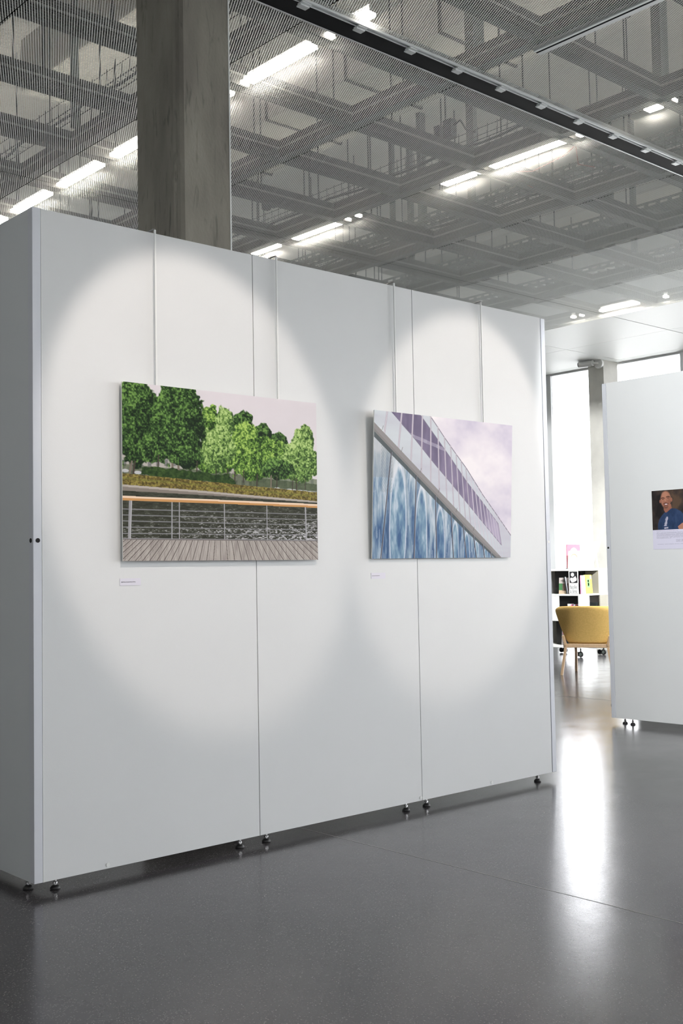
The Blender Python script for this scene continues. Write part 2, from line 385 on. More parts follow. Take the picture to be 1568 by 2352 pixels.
lamp_row(13.0, [(9.44, 9.49), (9.30, 9.34), (8.40, 9.0), (8.2, 8.23), (7.95, 8.0), (6.4, 7.1), (5.4, 6.1), (4.5, 5.2), (3.5, 4.2), (2.5, 3.2), (1.5, 2.2), (.5, 1.2)], 'farthest row of white tubes near the window end')  # tubes past the right edge are added to brighten the far ceiling
lamp_row(10.2, [(-3+1.0*k, -2.3+1.0*k) for k in range(8)], 'added row of white tubes beyond the right edge, brightening the far ceiling')
lamp_row(-1.0, [(-3+1.9*k, -2.3+1.9*k) for k in range(8)], 'added unseen row of white tubes lighting the near left of the hall')

# hangers and posts above the mesh
rod0 = None
for i, x in enumerate(BX):
    for j, y in enumerate(BY):
        if x < 2 or y < 1.5 or y > 14 or x > 13: continue
        for dx, dy in ((.5, .03), (-.02, .35)):
            px, py = x+dx+random.uniform(-.1, .1), y+dy+random.uniform(-.1, .1)
            if rod0 is None:
                rod0 = MB().box(-.005, -.005, zb+.1, .005, .005, SLAB).build('hanger_rod', M['wire'], grid); rod0.location = (px, py, 0)
            else: share(rod0, 'hanger_rod', (px, py, 0), grid)
for x, y, w, d in ((6.02, 5.18, .12, .08), (7.60, 6.58, .055, .05), (7.66, 4.68, .11, .08), (9.2, 9.25, .05, .05), (9.3, 9.05, .06, .05),
                   (9.05, 8.62, .09, .06), (8.5, 7.4, .07, .05), (10.85, 7.35, .09, .06), (11.1, 7.2, .06, .05), (4.35, 8.0, .06, .04), (3.6, 8.6, .06, .05), (5.2, 8.1, .1, .08), (5.0, 7.6, .1, .1), (8.9, 4.9, .12, .1)):
    MB().box(x-w/2, y-d/2, zb+.1, x+w/2, y+d/2, SLAB).build('post', M['tray'], grid)
# wire basket trays and punched trays
def basket(x, y0, y1, z, label):
    t = thing('basket_tray', (x, y0, z), label, 'cable tray')
    MB().tube([(x-.06, y0, z), (x-.06, y1, z)], .004, 5).tube([(x+.06, y0, z), (x+.06, y1, z)], .004, 5).tube([(x-.06, y0, z+.1), (x-.06, y1, z+.1)], .003, 5).tube([(x+.06, y0, z+.1), (x+.06, y1, z+.1)], .003, 5).build('rail', M['wire'], t)
    u = MB().tube([(x-.06, 0, z+.12), (x-.06, 0, z), (x+.06, 0, z), (x+.06, 0, z+.12)], .003, 4).build('basket_wire', M['wire'], t, origin=(x, 0, z))
    n = int((y1-y0)/.11)
    for k in range(n):
        if k == 0: u.location.y = y0+.05-t.location.y
        else: share(u, 'basket_wire', (u.location.x, y0+.05+.11*k-t.location.y, u.location.z), t)
    c = []; 
    for k in range(40): c.append((x+.02*math.sin(k*.9), y0+(y1-y0)*k/39, z+.012+.01*math.sin(k*1.7)))
    MB().tube(c, .012, 6).build('cable', M['rubber'], t)
basket(7.28, 5.6, 14, 5.10, 'wire basket cable tray over the middle row of tubes')
basket(8.78, 4.6, 12, 5.10, 'wire basket cable tray beyond the middle row of tubes')
basket(4.30, 5.6, 12, 5.12, 'wire basket cable tray behind the concrete column')
def punched(x, y0, y1, z, label):
    t = thing('punched_tray', (x, y0, z), label, 'cable tray')
    m = MB()
    for s in (-1, 1):
        m.box(x+s*.1-.002, y0, z, x+s*.1+.002, y1, z+.03).box(x+s*.1-.002, y0, z+.055, x+s*.1+.002, y1, z+.08)
        k = y0
        while k < y1: m.box(x+s*.1-.002, k, z+.03, x+s*.1+.002, k+.05, z+.055); k += .14
    k = y0
    while k < y1: m.box(x-.1, k, z, x+.1, k+.08, z+.003); k += .14
    m.build('tray_body', M['tray'], t)
punched(10.25, 3.6, 13, 5.15, 'grey punched cable tray nearest the camera in the far half of the ceiling')
punched(10.95, 3.6, 13, 5.32, 'grey punched cable tray slightly farther towards the windows')
punched(9.0, 3.6, 13, 5.28, 'grey punched cable tray above the far light row area')
punched(12.0, 3.6, 13, 5.20, 'farthest grey punched cable tray before the windows')
# junction boxes on the trays, a few loose wires
for n, (x, y, z, lb) in enumerate(((7.25, 6.55, 5.235, 'dark transformer box on the basket tray right of centre'), (7.2, 9.0, 5.235, 'dark transformer box on the basket tray left of centre'),
                     (10.3, 6.2, 5.5, 'dark junction box over the punched tray at the right edge'), (9.2, 8.9, 5.1, 'dark junction box just above the display wall top'))):
    t = thing('junction_box', (x, y, z), lb, 'junction box')
    MB().box(x-.04, y-.05, z, x+.04, y+.05, z+.16).build('housing', M['black'], t, bevel=.006)
    MB().box(x-.04, y+.09, z, x+.04, y+.16, z+.14).build('driver', M['black'], t, bevel=.006)
    MB().tube([(x, y-.05, z+.1), (x, y-.13, z+.12), (x, y-.19, z+.02), (x, y-.3, z-.04)], .01, 6).build('cable', M['rubber'], t)
t = thing('loose_wires', (8, 6.1, 5.0), 'thin red wires drooping behind the middle tubes', 'wire')
MB().tube([(7.75, 6.4, 5.0), (7.9, 6.15, 4.97), (8.0, 5.85, 5.06), (8.0, 5.75, 5.12)], .005, 5).tube([(8.0, 5.75, 5.12), (8.1, 5.8, 4.98), (8.2, 5.7, 4.95)], .005, 5).tube([(7.75, 6.5, 5.02), (7.95, 6.35, 4.95), (8.15, 6.35, 4.93)], .005, 5).build('wire', M['red_wire'], t)
# ducts and downstand boxes hung high under the slab
M['duct'] = mat('pale_duct', (190,188,180), .6, noise=.06, nscale=2)
for x0, y0, x1, y1, z0, z1, lb in ((6.9, 4.3, 7.9, 12, 6.0, 6.45, 'broad pale duct above the middle light row'), (11.6, 3.5, 12.4, 12, 5.9, 6.4, 'pale duct high above the far ceiling'),
                               (4.6, 5.8, 5.2, 9.5, 5.9, 6.4, 'pale duct high beside the concrete column'), (2.4, 8.6, 3.6, 13, 5.8, 6.3, 'pale duct at the upper left behind the mesh')):
    t = thing('air_duct', ((x0+x1)/2, (y0+y1)/2, z0), lb, 'duct')
    MB().box(x0, y0, z0, x1, y1, z1).build('casing', M['duct'], t, bevel=.02)
    y = y0+.8
    while y < y1: MB().box(x0-.015, y, z0-.015, x1+.015, y+.03, z1+.015).build('flange', M['beam'], t); y += 1.2

# ------------------------------------------------------------------ display wall
WY = 4.671; ZB = .05; ZT = 3.108; TH = .085
foot_src = None
def foot(parent, x, y):
    f = MB().lathe([(.0, .0), (.022, 0), (.024, .006), (.014, .018), (.009, .02)], x, y, 16).build('foot', M['rubber'], parent, smooth=True, origin=(x, y, 0))
    MB().lathe([(.006, .018), (.006, .024), (.011, .026), (.011, .034), (.006, .036), (.006, ZB+.002)], x, y, 12).build('foot_screw', M['chrome'], f, origin=(x, y, 0))
def disc(mb, x, y, z, r, axis, d, seg=20):
    n = len(mb.v)
    pts = [(r*math.cos(2*math.pi*k/seg), r*math.sin(2*math.pi*k/seg)) for k in range(seg)]
    if axis == 'y': mb.prism([(x+a, z+b) for a, b in pts], y-d, y, 'y')
    else: mb.prism([(y+a, z+b) for a, b in pts], x-d, x, 'x')
    return mb
lbl = ['white display panel left of the first print, with the big left corner', 'middle white display panel between the two vertical seams', 'right white display panel carrying the tilted facade print']
edges = [(2.366, 3.5815), (3.5855, 4.791), (4.795, 6.034)]
feet = [(2.44, 3.478), (3.65, 4.69), (4.862, 5.92)]
for i, ((a, b), fx) in enumerate(zip(edges, feet)):
    t = thing('display_panel', ((a+b)/2, WY+TH/2, 0), lbl[i], 'display panel')
    MB().box(a, WY, ZB, b, WY+TH, ZT).build('board', M['panel'], t, bevel=.0012)
    if i < 2: MB().box(b, WY+.005, ZB, b+.004, WY+TH-.005, ZT-.004).build('joint_strip', M['seam'], t)
    for x in fx: foot(t, x, WY+.035)
    if i == 0:
        MB().box(2.3635, WY-.0012, ZB, 2.3675, WY+.01, ZT).build('edge_strip', M['edge'], t)
    if i == 2:
        MB().box(6.034, WY+.008, ZB, 6.040, WY+TH, ZT).build('joint_strip', M['dark'], t)
        MB().box(6.040, WY-.001, ZB, 6.081, WY+TH, ZT-.002).build('end_post', M['post'], t, bevel=.001)
        disc(MB(), 6.061, WY-.0012, 1.585, .009, 'y', .0015).build('bright_hole', M['white'], t)  # white disc in place of brightness showing through the post hole
        disc(MB(), 6.058, WY-.0012, 2.42, .0025, 'y', .001).build('screw', M['white'], t)
    if i in (0, 1, 2):
        xm = (a+b)/2
        disc(MB(), (2.69, 4.78, 5.42)[i], WY-.001, ZB+.018, .010, 'y', .002, 14).build('floor_clip', M['edge'], t)
# left return of the display wall, seen very foreshortened
t = thing('display_panel', (2.36, 5.3, 0), 'shaded white return panel cut off by the left edge of the frame', 'display panel')
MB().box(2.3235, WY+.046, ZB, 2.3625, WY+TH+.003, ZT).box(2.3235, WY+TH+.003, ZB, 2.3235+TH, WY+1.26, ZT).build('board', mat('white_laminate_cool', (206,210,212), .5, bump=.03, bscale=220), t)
cp = MB().box(2.3205, WY-.0005, ZB, 2.363, WY+.043, ZT+.001).build('corner_post', M['post'], t, bevel=.002)
disc(MB(), 2.343, WY-.0006, 1.578, .0105, 'y', .0018).build('post_hole', M['dark'], cp)
disc(MB(), 2.3203, WY+.022, 1.578, .0105, 'x', .0018).build('post_hole', M['dark'], cp)
foot(t, 2.35, WY+.12); foot(t, 2.35, WY+1.1)
t = thing('display_panel', (2.36, 6.5, 0), 'second shaded return panel farther back on the left', 'display panel')
MB().box(2.3235, WY+1.264, ZB, 2.3235+TH, WY+2.48, ZT).build('board', M['panel'], t, bevel=.0012)
foot(t, 2.35, WY+1.4); foot(t, 2.35, WY+2.3)
# freestanding panel on the right
t = thing('display_panel', (8.6, 5.3, 0), 'freestanding white display panel at the right edge with the portrait poster', 'display panel')
FX = 8.551; FYE = 5.936
MB().box(FX, FYE-1.25, ZB, FX+TH, FYE-.045, ZT-.03).build('board', M['panel'], t, bevel=.0012)
fp = MB().box(FX-.001, FYE-.043, ZB, FX+TH, FYE, ZT-.032).build('end_post', M['post'], t, bevel=.001)
disc(MB(), FX-.0012, FYE-.019, 1.578, .0095, 'x', .0015).build('post_hole', M['dark'], fp)
disc(MB(), FX+.02, FYE+.002, .17, .018, 'y', .0).build('dummy', M['dark'], fp) if False else None
MB().box(FX+.01, FYE, .145, FX+.035, FYE+.014, .17).build('latch_pin', M['rubber'], fp, bevel=.004)
foot(t, FX+.045, FYE-.11); foot(t, FX+.03, FYE-.2) ; foot(t, FX+.045, FYE-1.1)

t = thing('display_panel', (10.44, 5.7, 0), 'unseen white panel added behind the right-hand one to block window reflections', 'display panel')
MB().box(10.4, 4.4, ZB, 10.4+TH, 6.9, ZT).build('board', M['panel'], t, bevel=.0012)  # unseen, added to stop window reflections under the right-hand panel
foot(t, 10.44, 4.6); foot(t, 10.44, 6.7)

# hanging rods hooked over the top of the display wall
for i, (x, zb_) in enumerate(((2.967, 2.2), (3.734, 2.2), (4.627, 2.25), (5.408, 2.25))):
    l = ['first hanging rod from the left, above the riverside print', 'second hanging rod from the left, right of the first seam',
         'third hanging rod from the left, above the facade print', 'rightmost hanging rod, above the facade print'][i]
    t = thing('hanging_rod', (x, WY-.016, ZT), l, 'picture rod')
    y = WY-.016
    MB().box(x-.0045, y-.0045, zb_, x+.0045, y+.0045, ZT+.012).build('rod', M['edge'], t, bevel=.0015)
    MB().tube([(x, y, ZT+.008), (x, y+.004, ZT+.016), (x, y+.018, ZT+.018), (x, WY+TH+.01, ZT+.014), (x, WY+TH+.018, ZT), (x, WY+TH+.018, ZT-.05)], .0045, 8).build('hook', M['chrome'], t, smooth=True)

# ------------------------------------------------------------------ flat prints: painted sheets (colour only, per vertex)
def vnoise(U, V, sx, sy, seed):
    r = np.random.default_rng(seed); nx, ny = int(sx)+2, int(sy)+2; g = r.random((ny+1, nx+1))
    x = U*sx; y = V*sy; i = np.clip(x.astype(int), 0, nx-1); j = np.clip(y.astype(int), 0, ny-1); fx = x-i; fy = y-j
    fx = fx*fx*(3-2*fx); fy = fy*fy*(3-2*fy)
    return (g[j,i]*(1-fx)+g[j,i+1]*fx)*(1-fy)+(g[j+1,i]*(1-fx)+g[j+1,i+1]*fx)*fy
def fbm(U, V, sx, sy, seed, o=4):
    s = 0; a = .5; t = 0
    for k in range(o): s = s+a*vnoise(U, V, sx*2**k, sy*2**k, seed+k); t += a; a *= .6
    return s/t
def inpoly(U, V, pts):
    m = np.zeros(U.shape, bool); n = len(pts)
    for i in range(n):
        (x1, y1), (x2, y2) = pts[i], pts[(i+1) % n]
        if y1 == y2: continue
        c = ((y1 > V) != (y2 > V)) & (U < (x2-x1)*(V-y1)/(y2-y1)+x1); m ^= c
    return m
def segd(U, V, a, b, asp):
    ax, ay = a[0]*asp, a[1]; bx, by = b[0]*asp, b[1]; x = U*asp; y = V
    t = np.clip(((x-ax)*(bx-ax)+(y-ay)*(by-ay))/((bx-ax)**2+(by-ay)**2+1e-12), 0, 1)
    return np.hypot(x-ax-t*(bx-ax), y-ay-t*(by-ay))
class Art:
    def __init__(s, W, H, c, asp):
        s.V, s.U = np.mgrid[0:H, 0:W].astype(float); s.U /= (W-1); s.V /= (H-1); s.asp = asp
        s.C = np.zeros((H, W, 3)) + np.array(c, float)
    def put(s, m, c, a=1.0):
        m = m.astype(float)*a; c = np.array(c, float) if not isinstance(c, np.ndarray) else c
        s.C = s.C*(1-m[..., None]) + c*m[..., None]
    def poly(s, p, c, a=1.0): s.put(inpoly(s.U, s.V, p), c, a)
    def line(s, a, b, w, c, al=1.0): s.put(np.clip((w/2-segd(s.U, s.V, a, b, s.asp))*400+.5, 0, 1), c, al)
    def ell(s, x, y, rx, ry, c, al=1.0, soft=.1): s.put(np.clip((1-np.hypot((s.U-x)/rx, (s.V-y)/ry))/soft, 0, 1), c, al)
def ramp(t, a, b, c):
    t = np.clip(t, 0, 1)[..., None]; a, b, c = (np.array(q, float) for q in (a, b, c))
    return np.where(t < .5, a+(b-a)*t*2, b+(c-b)*(t-.5)*2)
def sheet(name, art, corners, parent, rough=.5):
    """corners TL, TR, BR, BL in world space"""
    H, W = art.C.shape[:2]; TL, TR, BR, BL = [np.array(c) for c in corners]; o = np.array(world_loc(parent))
    U = art.U[..., None]; V = art.V[..., None]
    P = (TL*(1-U)+TR*U)*(1-V)+(BL*(1-U)+BR*U)*V - o
    me = bpy.data.meshes.new(name); nv = H*W
    idx = np.arange(nv).reshape(H, W); q = np.stack([idx[:-1,:-1], idx[1:,:-1], idx[1:,1:], idx[:-1,1:]], -1).reshape(-1, 4)
    me.vertices.add(nv); me.vertices.foreach_set('co', P.reshape(-1).astype(np.float32))
    me.loops.add(q.size); me.loops.foreach_set('vertex_index', q.reshape(-1).astype(np.int32))
    me.polygons.add(len(q)); me.polygons.foreach_set('loop_start', (np.arange(len(q))*4).astype(np.int32))
    me.update(calc_edges=True)
    at = me.color_attributes.new('print_ink', 'FLOAT_COLOR', 'POINT'); c = np.clip(art.C/255, 0, 1)
    l = np.where(c <= .04045, c/12.92, ((c+.055)/1.055)**2.4); l = np.concatenate([l, np.ones((H, W, 1))], -1)
    at.data.foreach_set('color', l.reshape(-1).astype(np.float32))
    m = mat(name+'_ink', (200,200,200), rough, spec=.12); nt = m.node_tree
    a = nt.nodes.new('ShaderNodeAttribute'); a.attribute_name = 'print_ink'; nt.links.new(a.outputs['Color'], nt.nodes['Principled BSDF'].inputs['Base Color'])
    me.materials.append(m); ob = bpy.data.objects.new(name, me); COL.objects.link(ob); ob.parent = parent; return ob

A1 = {'TREES':[(0.416,0.179,0.052,0.095,1),(0.589,0.179,0.054,0.088,0),(0.69,0.257,0.059,0.098,0),(0.786,0.276,0.053,0.081,0),(0.62,0.387,0.265,0.106,1),(0.494,0.189,0.049,0.112,2),(0.453,0.33,0.094,0.138,2),(0.505,0.404,0.084,0.078,1),(0.619,0.317,0.075,0.154,1),(0.651,0.42,0.095,0.097,1),(0.754,0.368,0.077,0.126,1),(0.77,0.439,0.098,0.063,0),(0.93,0.254,0.064,0.119,2),(0.901,0.376,0.119,0.137,2),(0.043,0.178,0.1,0.219,0),(0.069,0.297,0.08,0.147,0),(0.266,0.187,0.119,0.226,0),(0.294,0.125,0.087,0.168,0),(0.218,0.317,0.098,0.108,0),(0.323,0.375,0.05,0.068,0)],'TRUNKS':[[(0.043,0.365),(0.033,0.515),0.012],[(0.057,0.363),(0.049,0.514),0.01],[(0.166,0.387),(0.163,0.47),0.008],[(0.232,0.366),(0.23,0.516),0.013],[(0.259,0.38),(0.262,0.526),0.012],[(0.316,0.409),(0.314,0.536),0.004],[(0.351,0.424),(0.349,0.492),0.007],[(0.446,0.451),(0.445,0.529),0.005],[(0.505,0.465),(0.505,0.525),0.007],[(0.543,0.48),(0.542,0.541),0.008],[(0.589,0.459),(0.587,0.53),0.006],[(0.662,0.472),(0.659,0.551),0.009],[(0.738,0.468),(0.736,0.553),0.011],[(0.77,0.466),(0.768,0.551),0.007],[(0.88,0.496),(0.88,0.559),0.008],[(0.859,0.497),(0.856,0.561),0.005],[(0.93,0.502),(0.93,0.557),0.005]],'BUILD':[(-0.001,0.4),(0.395,0.412),(1.0,0.489),(1.0,0.563),(0.543,0.549),(-0.001,0.529)],'HEDGE':[(0.086,0.475),(0.197,0.468),(0.352,0.483),(0.352,0.542),(0.253,0.527),(0.083,0.52)],'HEDGE2':[(0.352,0.487),(0.513,0.486),(0.543,0.532),(0.543,0.558),(0.352,0.534)],'BANK':[(-0.001,0.513),(0.253,0.527),(0.62,0.55),(1.0,0.572),(1.0,0.634),(0.698,0.619),(0.395,0.595),(-0.001,0.577)],'QUAY':[(-0.001,0.576),(0.395,0.593),(1.0,0.628),(1.0,0.642),(0.395,0.621),(-0.001,0.619)],'WATER':[(-0.001,0.61),(0.395,0.618),(1.0,0.637),(1.0,0.879),(-0.0,0.877)],'RAILT':[(-0.001,0.639),(0.431,0.641),(1.0,0.646),(1.0,0.658),(0.431,0.651),(-0.001,0.651)],'RAILB':[(-0.001,0.651),(0.431,0.651),(1.0,0.658),(1.0,0.67),(0.431,0.664),(-0.001,0.665)],'DECK':[(-0.014,0.876),(1.02,0.879),(1.02,1.026),(-0.014,1.011)],'POSTS':[[(0.038,0.664),(0.031,0.875),0.014],[(0.03,0.665),(0.024,0.875),0.005],[(0.227,0.666),(0.225,0.875),0.007],[(0.262,0.664),(0.261,0.875),0.006],[(0.486,0.665),(0.486,0.876),0.006],[(0.711,0.667),(0.712,0.878),0.006],[(0.929,0.669),(0.933,0.876),0.011]],'BARS':[[(-0.001,0.712),(1.0,0.713)],[(-0.0,0.745),(1.0,0.746)],[(-0.0,0.778),(1.0,0.78)],[(-0.0,0.812),(1.0,0.811)],[(-0.0,0.847),(1.0,0.844)],[(-0.0,0.875),(1.0,0.876)]],'SEAMS':[[(-0.103,0.878),(-0.257,1.0)],[(-0.079,0.878),(-0.227,1.0)],[(-0.055,0.877),(-0.197,1.001)],[(-0.031,0.877),(-0.167,1.001)],[(-0.007,0.877),(-0.137,1.001)],[(0.018,0.877),(-0.106,1.002)],[(0.043,0.877),(-0.075,1.002)],[(0.068,0.877),(-0.044,1.003)],[(0.093,0.877),(-0.012,1.003)],[(0.118,0.876),(0.02,1.003)],[(0.144,0.876),(0.052,1.004)],[(0.169,0.876),(0.085,1.004)],[(0.195,0.876),(0.117,1.005)],[(0.221,0.876),(0.151,1.005)],[(0.248,0.876),(0.184,1.006)],[(0.274,0.876),(0.218,1.006)],[(0.301,0.875),(0.252,1.007)],[(0.328,0.875),(0.287,1.007)],[(0.355,0.875),(0.322,1.008)],[(0.382,0.875),(0.357,1.008)],[(0.41,0.875),(0.393,1.008)],[(0.438,0.875),(0.428,1.009)],[(0.466,0.874),(0.465,1.009)],[(0.494,0.874),(0.502,1.01)],[(0.522,0.874),(0.539,1.01)],[(0.551,0.874),(0.576,1.011)],[(0.58,0.874),(0.614,1.011)],[(0.609,0.874),(0.652,1.012)],[(0.639,0.873),(0.691,1.012)],[(0.668,0.873),(0.73,1.013)],[(0.698,0.873),(0.77,1.014)],[(0.728,0.873),(0.81,1.014)],[(0.759,0.873),(0.85,1.015)],[(0.789,0.873),(0.891,1.015)],[(0.82,0.872),(0.933,1.016)],[(0.851,0.872),(0.974,1.016)],[(0.883,0.872),(1.017,1.017)],[(0.914,0.872),(1.059,1.017)],[(0.946,0.872),(1.103,1.018)],[(0.979,0.872),(1.146,1.019)],[(1.011,0.871),(1.191,1.019)],[(1.044,0.871),(1.235,1.02)],[(1.077,0.871),(1.281,1.02)],[(1.11,0.871),(1.326,1.021)],[(1.144,0.871),(1.373,1.022)],[(1.178,0.87),(1.42,1.022)]]}
A2 = {'FACADE':[(-0.034,-0.019),(0.306,-0.058),(0.38,0.002),(0.432,0.073),(0.48,0.14),(0.57,0.256),(0.645,0.349),(0.774,0.538),(0.888,0.686),(1.014,0.852),(1.016,1.026),(0.926,1.001),(-0.004,0.079)],'FASCIA':[(-0.034,0.056),(0.0,0.082),(0.371,0.448),(0.665,0.737),(0.926,0.999),(0.892,1.003),(0.665,0.798),(0.419,0.552),(0.262,0.4),(0.001,0.143),(-0.034,0.116)],'GLASS':[(-0.034,0.108),(0.001,0.143),(0.262,0.4),(0.419,0.552),(0.665,0.798),(0.886,1.003),(0.886,1.024),(-0.03,1.015)],'SOFFIT':[(0.001,0.143),(0.262,0.4),(0.419,0.552),(0.665,0.798),(0.892,1.003),(0.873,1.003),(0.665,0.822),(0.419,0.592),(0.263,0.435),(0.001,0.18)],'WIN':[(0.11,-0.001),(0.306,-0.004),(0.433,0.16),(0.534,0.291),(0.646,0.443),(0.774,0.594),(0.897,0.748),(0.925,0.907),(0.775,0.739),(0.539,0.471),(0.434,0.358),(0.378,0.295),(0.315,0.221),(0.246,0.142),(0.185,0.079)],'EDGE':[(0.306,-0.058),(0.38,0.002),(0.432,0.073),(0.48,0.14),(0.57,0.256),(0.645,0.349),(0.774,0.538),(0.888,0.686),(1.014,0.852)],'MULL':[[(0.085,-0.006),(0.067,0.151)],[(0.181,-0.005),(0.162,0.243)],[(0.258,-0.002),(0.247,0.335)],[(0.322,-0.001),(0.32,0.404)],[(0.381,0.002),(0.387,0.469)],[(0.433,0.073),(0.449,0.529)],[(0.48,0.14),(0.504,0.582)],[(0.526,0.196),(0.555,0.639)],[(0.567,0.253),(0.602,0.686)],[(0.605,0.302),(0.644,0.721)],[(0.641,0.348),(0.683,0.765)],[(0.678,0.403),(0.722,0.803)],[(0.707,0.443),(0.759,0.838)],[(0.737,0.485),(0.791,0.87)],[(0.765,0.527),(0.824,0.903)],[(0.793,0.561),(0.853,0.928)],[(0.817,0.593),(0.881,0.957)],[(0.842,0.625),(0.906,0.978)],[(0.866,0.658),(0.928,1.001)],[(0.89,0.686),(0.95,1.001)],[(0.912,0.715),(0.966,1.001)],[(0.933,0.744),(0.979,1.002)],[(0.952,0.768),(0.993,1.002)],[(0.971,0.793),(1.006,1.002)]],'GMULL':[[(0.115,0.276),(0.056,1.0)],[(0.285,0.414),(0.278,1.002)],[(0.421,0.552),(0.436,1.0)],[(0.534,0.668),(0.558,1.001)],[(0.625,0.758),(0.654,1.001)],[(0.703,0.83),(0.73,1.002)],[(0.776,0.899),(0.794,1.003)],[(0.837,0.953),(0.848,1.003)]],'ARCS':[(0.166,0.779,0.056,0.43),(0.323,0.932,0.043,0.439),(0.457,1.004,0.036,0.374),(0.567,1.029,0.029,0.298),(0.654,1.046,0.025,0.236),(0.73,1.055,0.022,0.189),(0.803,1.056,0.019,0.133)]}


def riverside():
    A = Art(700, 500, (214,208,212), 1.41); U, V = A.U, A.V
    A.C += (fbm(U, V, 4, 4, 3)[..., None]-.5)*8
    dn1 = fbm(U, V, 30, 24, 21, 3)-.5; dn2 = fbm(U, V, 30, 24, 31, 3)-.5; U0, V0 = U, V
    # houses behind the trees
    A.poly(A1['BUILD'], (176,170,164))
    win = ((np.mod(U*26, 1) < .45) & (np.mod(V*16+U*1.2, 1) < .6)); A.put(inpoly(U, V, A1['BUILD']) & win, (112,112,114), .8)
    A.put(inpoly(U, V, A1['BUILD']) & (U > .62), (96,110,84), .55)
    under = inpoly(U, V, [(0,.46),(.2,.47),(.42,.47),(.7,.5),(1,.52),(1,.58),(.6,.56),(.3,.53),(0,.52)])
    A.put(under, ramp(fbm(U, V, 60, 50, 8), (24,34,20), (44,60,32), (90,100,70)), .55)
    for k in range(9):
        cx_ = [.012, .07, .84, .865, .9, .93, .955, .98, .77][k]; A.ell(cx_, [.498,.505,.565,.567,.57,.573,.575,.577,.56][k], .018, .010, (205,206,212), .8)
    cols = [((14,30,12), (50,80,34), (112,150,74)), ((32,56,20), (84,122,46), (166,196,98)), ((46,72,32), (112,146,72), (180,204,130))]
    leaf = fbm(U, V, 150, 108, 5, 2)*.5 + fbm(U, V, 60, 44, 9, 2)*.25 + fbm(U, V, 22, 16, 15, 3)*.25
    def canopy(e, c):
        x, y, rx, ry = e[:4]
        d = np.hypot((U-x)/rx, (V-y)/ry)+dn1*.5+dn2*.3
        big = np.clip(.5-(U-x)/rx*.18-(V-y)/ry*.28, 0, 1)
        t = (leaf-.5)*3.1+.42+(big-.5)*.7
        A.put(np.clip((1-d)*14, 0, 1), ramp(t, *cols[c]))
    for e in A1['TREES'][:4]: canopy(e, e[4])
    trees = A1['TREES'][4:]+[(.06,.22,.115,.26,0),(.265,.2,.13,.27,0),(.15,.36,.10,.09,0),(.30,.40,.08,.07,0),(.40,.42,.08,.07,1),(.62,.42,.14,.08,1),(.86,.44,.12,.07,1)]
    canopy((.62,.36,.30,.13), 1); canopy((.57,.27,.05,.09), 1)
    for T in A1['TRUNKS']: A.line(T[0], T[1], T[2], (70,62,54) if T[2] < .011 else (112,102,90))
    for e in sorted(trees[1:], key=lambda e: 0 if e[4] == 1 else 1 if e[4] == 2 else 2): canopy(e, e[4])
    for T in A1['TRUNKS']: A.line((T[0][0], T[1][1]-.07), T[1], T[2], (66,58,50) if T[2] < .011 else (118,108,96))
    g = ramp(fbm(U, V, 90, 70, 44, 3), (20,36,16), (40,64,26), (76,102,44))
    for n in ('HEDGE', 'HEDGE2'): A.put(inpoly(U+dn1*.02, V+dn2*.03, A1[n]), g)
    bk = ramp((fbm(U, V, 120, 110, 50, 3)-.5)*2.2+.5, (74,66,32), (112,98,48), (150,140,70))
    A.put(inpoly(U, V+dn1*.006, A1['BANK']), bk)
    A.put(inpoly(U, V-.02, A1['BANK'])&inpoly(U, V+.03, A1['BANK']), ramp(fbm(U, V, 140, 120, 52, 2), (84,92,36), (118,120,52), (150,148,70)), .45)
    A.poly(A1['QUAY'], (176,168,160)); A.put(inpoly(U, V-.012, A1['QUAY']), (112,104,96), .7)
    w = fbm(U, V, 46, 120, 60, 4); sp = fbm(U, V, 110, 300, 70, 2)
    amt = np.clip(.10+.55*(V-.62)/.25*.6+.55*U*np.clip((V-.66)*6, 0, 1)-.1, 0, 1)
    t = np.clip((sp*.6+w*.4-(.66-.22*amt))*9, 0, 1)
    base = ramp(w, (34,36,28), (56,58,46), (84,86,76)); wa = base*(1-t[..., None]*amt[..., None]**.6)+np.array((214,212,218.))*(t*amt**.6)[..., None]
    A.put(inpoly(U, V, A1['WATER']), wa)
    for b in A1['BARS']: A.line(b[0], b[1], .0052, (132,132,136)); 
    for p in A1['POSTS']:
        A.line(p[0], p[1], p[2], (140,140,144)); A.line((p[0][0]+.002, p[0][1]), (p[1][0]+.002, p[1][1]), p[2]*.4, (186,186,188))
    A.poly(A1['RAILT'], (232,206,180)); A.poly(A1['RAILB'], (196,146,92))
    dk = inpoly(U, V, A1['DECK'])
    A.put(dk, ramp(fbm(U, V, 120, 12, 80, 4), (136,128,124), (168,161,155), (192,186,180)))
    for i, s in enumerate(A1['SEAMS']):
        m = segd(U, V, s[0], s[1], 1.41); A.put((m < .0022) & dk, (92,84,80)); 
        off = (s[1][0]-s[0][0])*0+.0095
        A.put((segd(U, V, (s[0][0]+off, s[0][1]), (s[1][0]+off*1.25, s[1][1]), 1.41) < .0009) & dk, (124,116,112))
    A.put(dk & (V < A1['DECK'][0][1]+.006), (120,114,112))
    return A
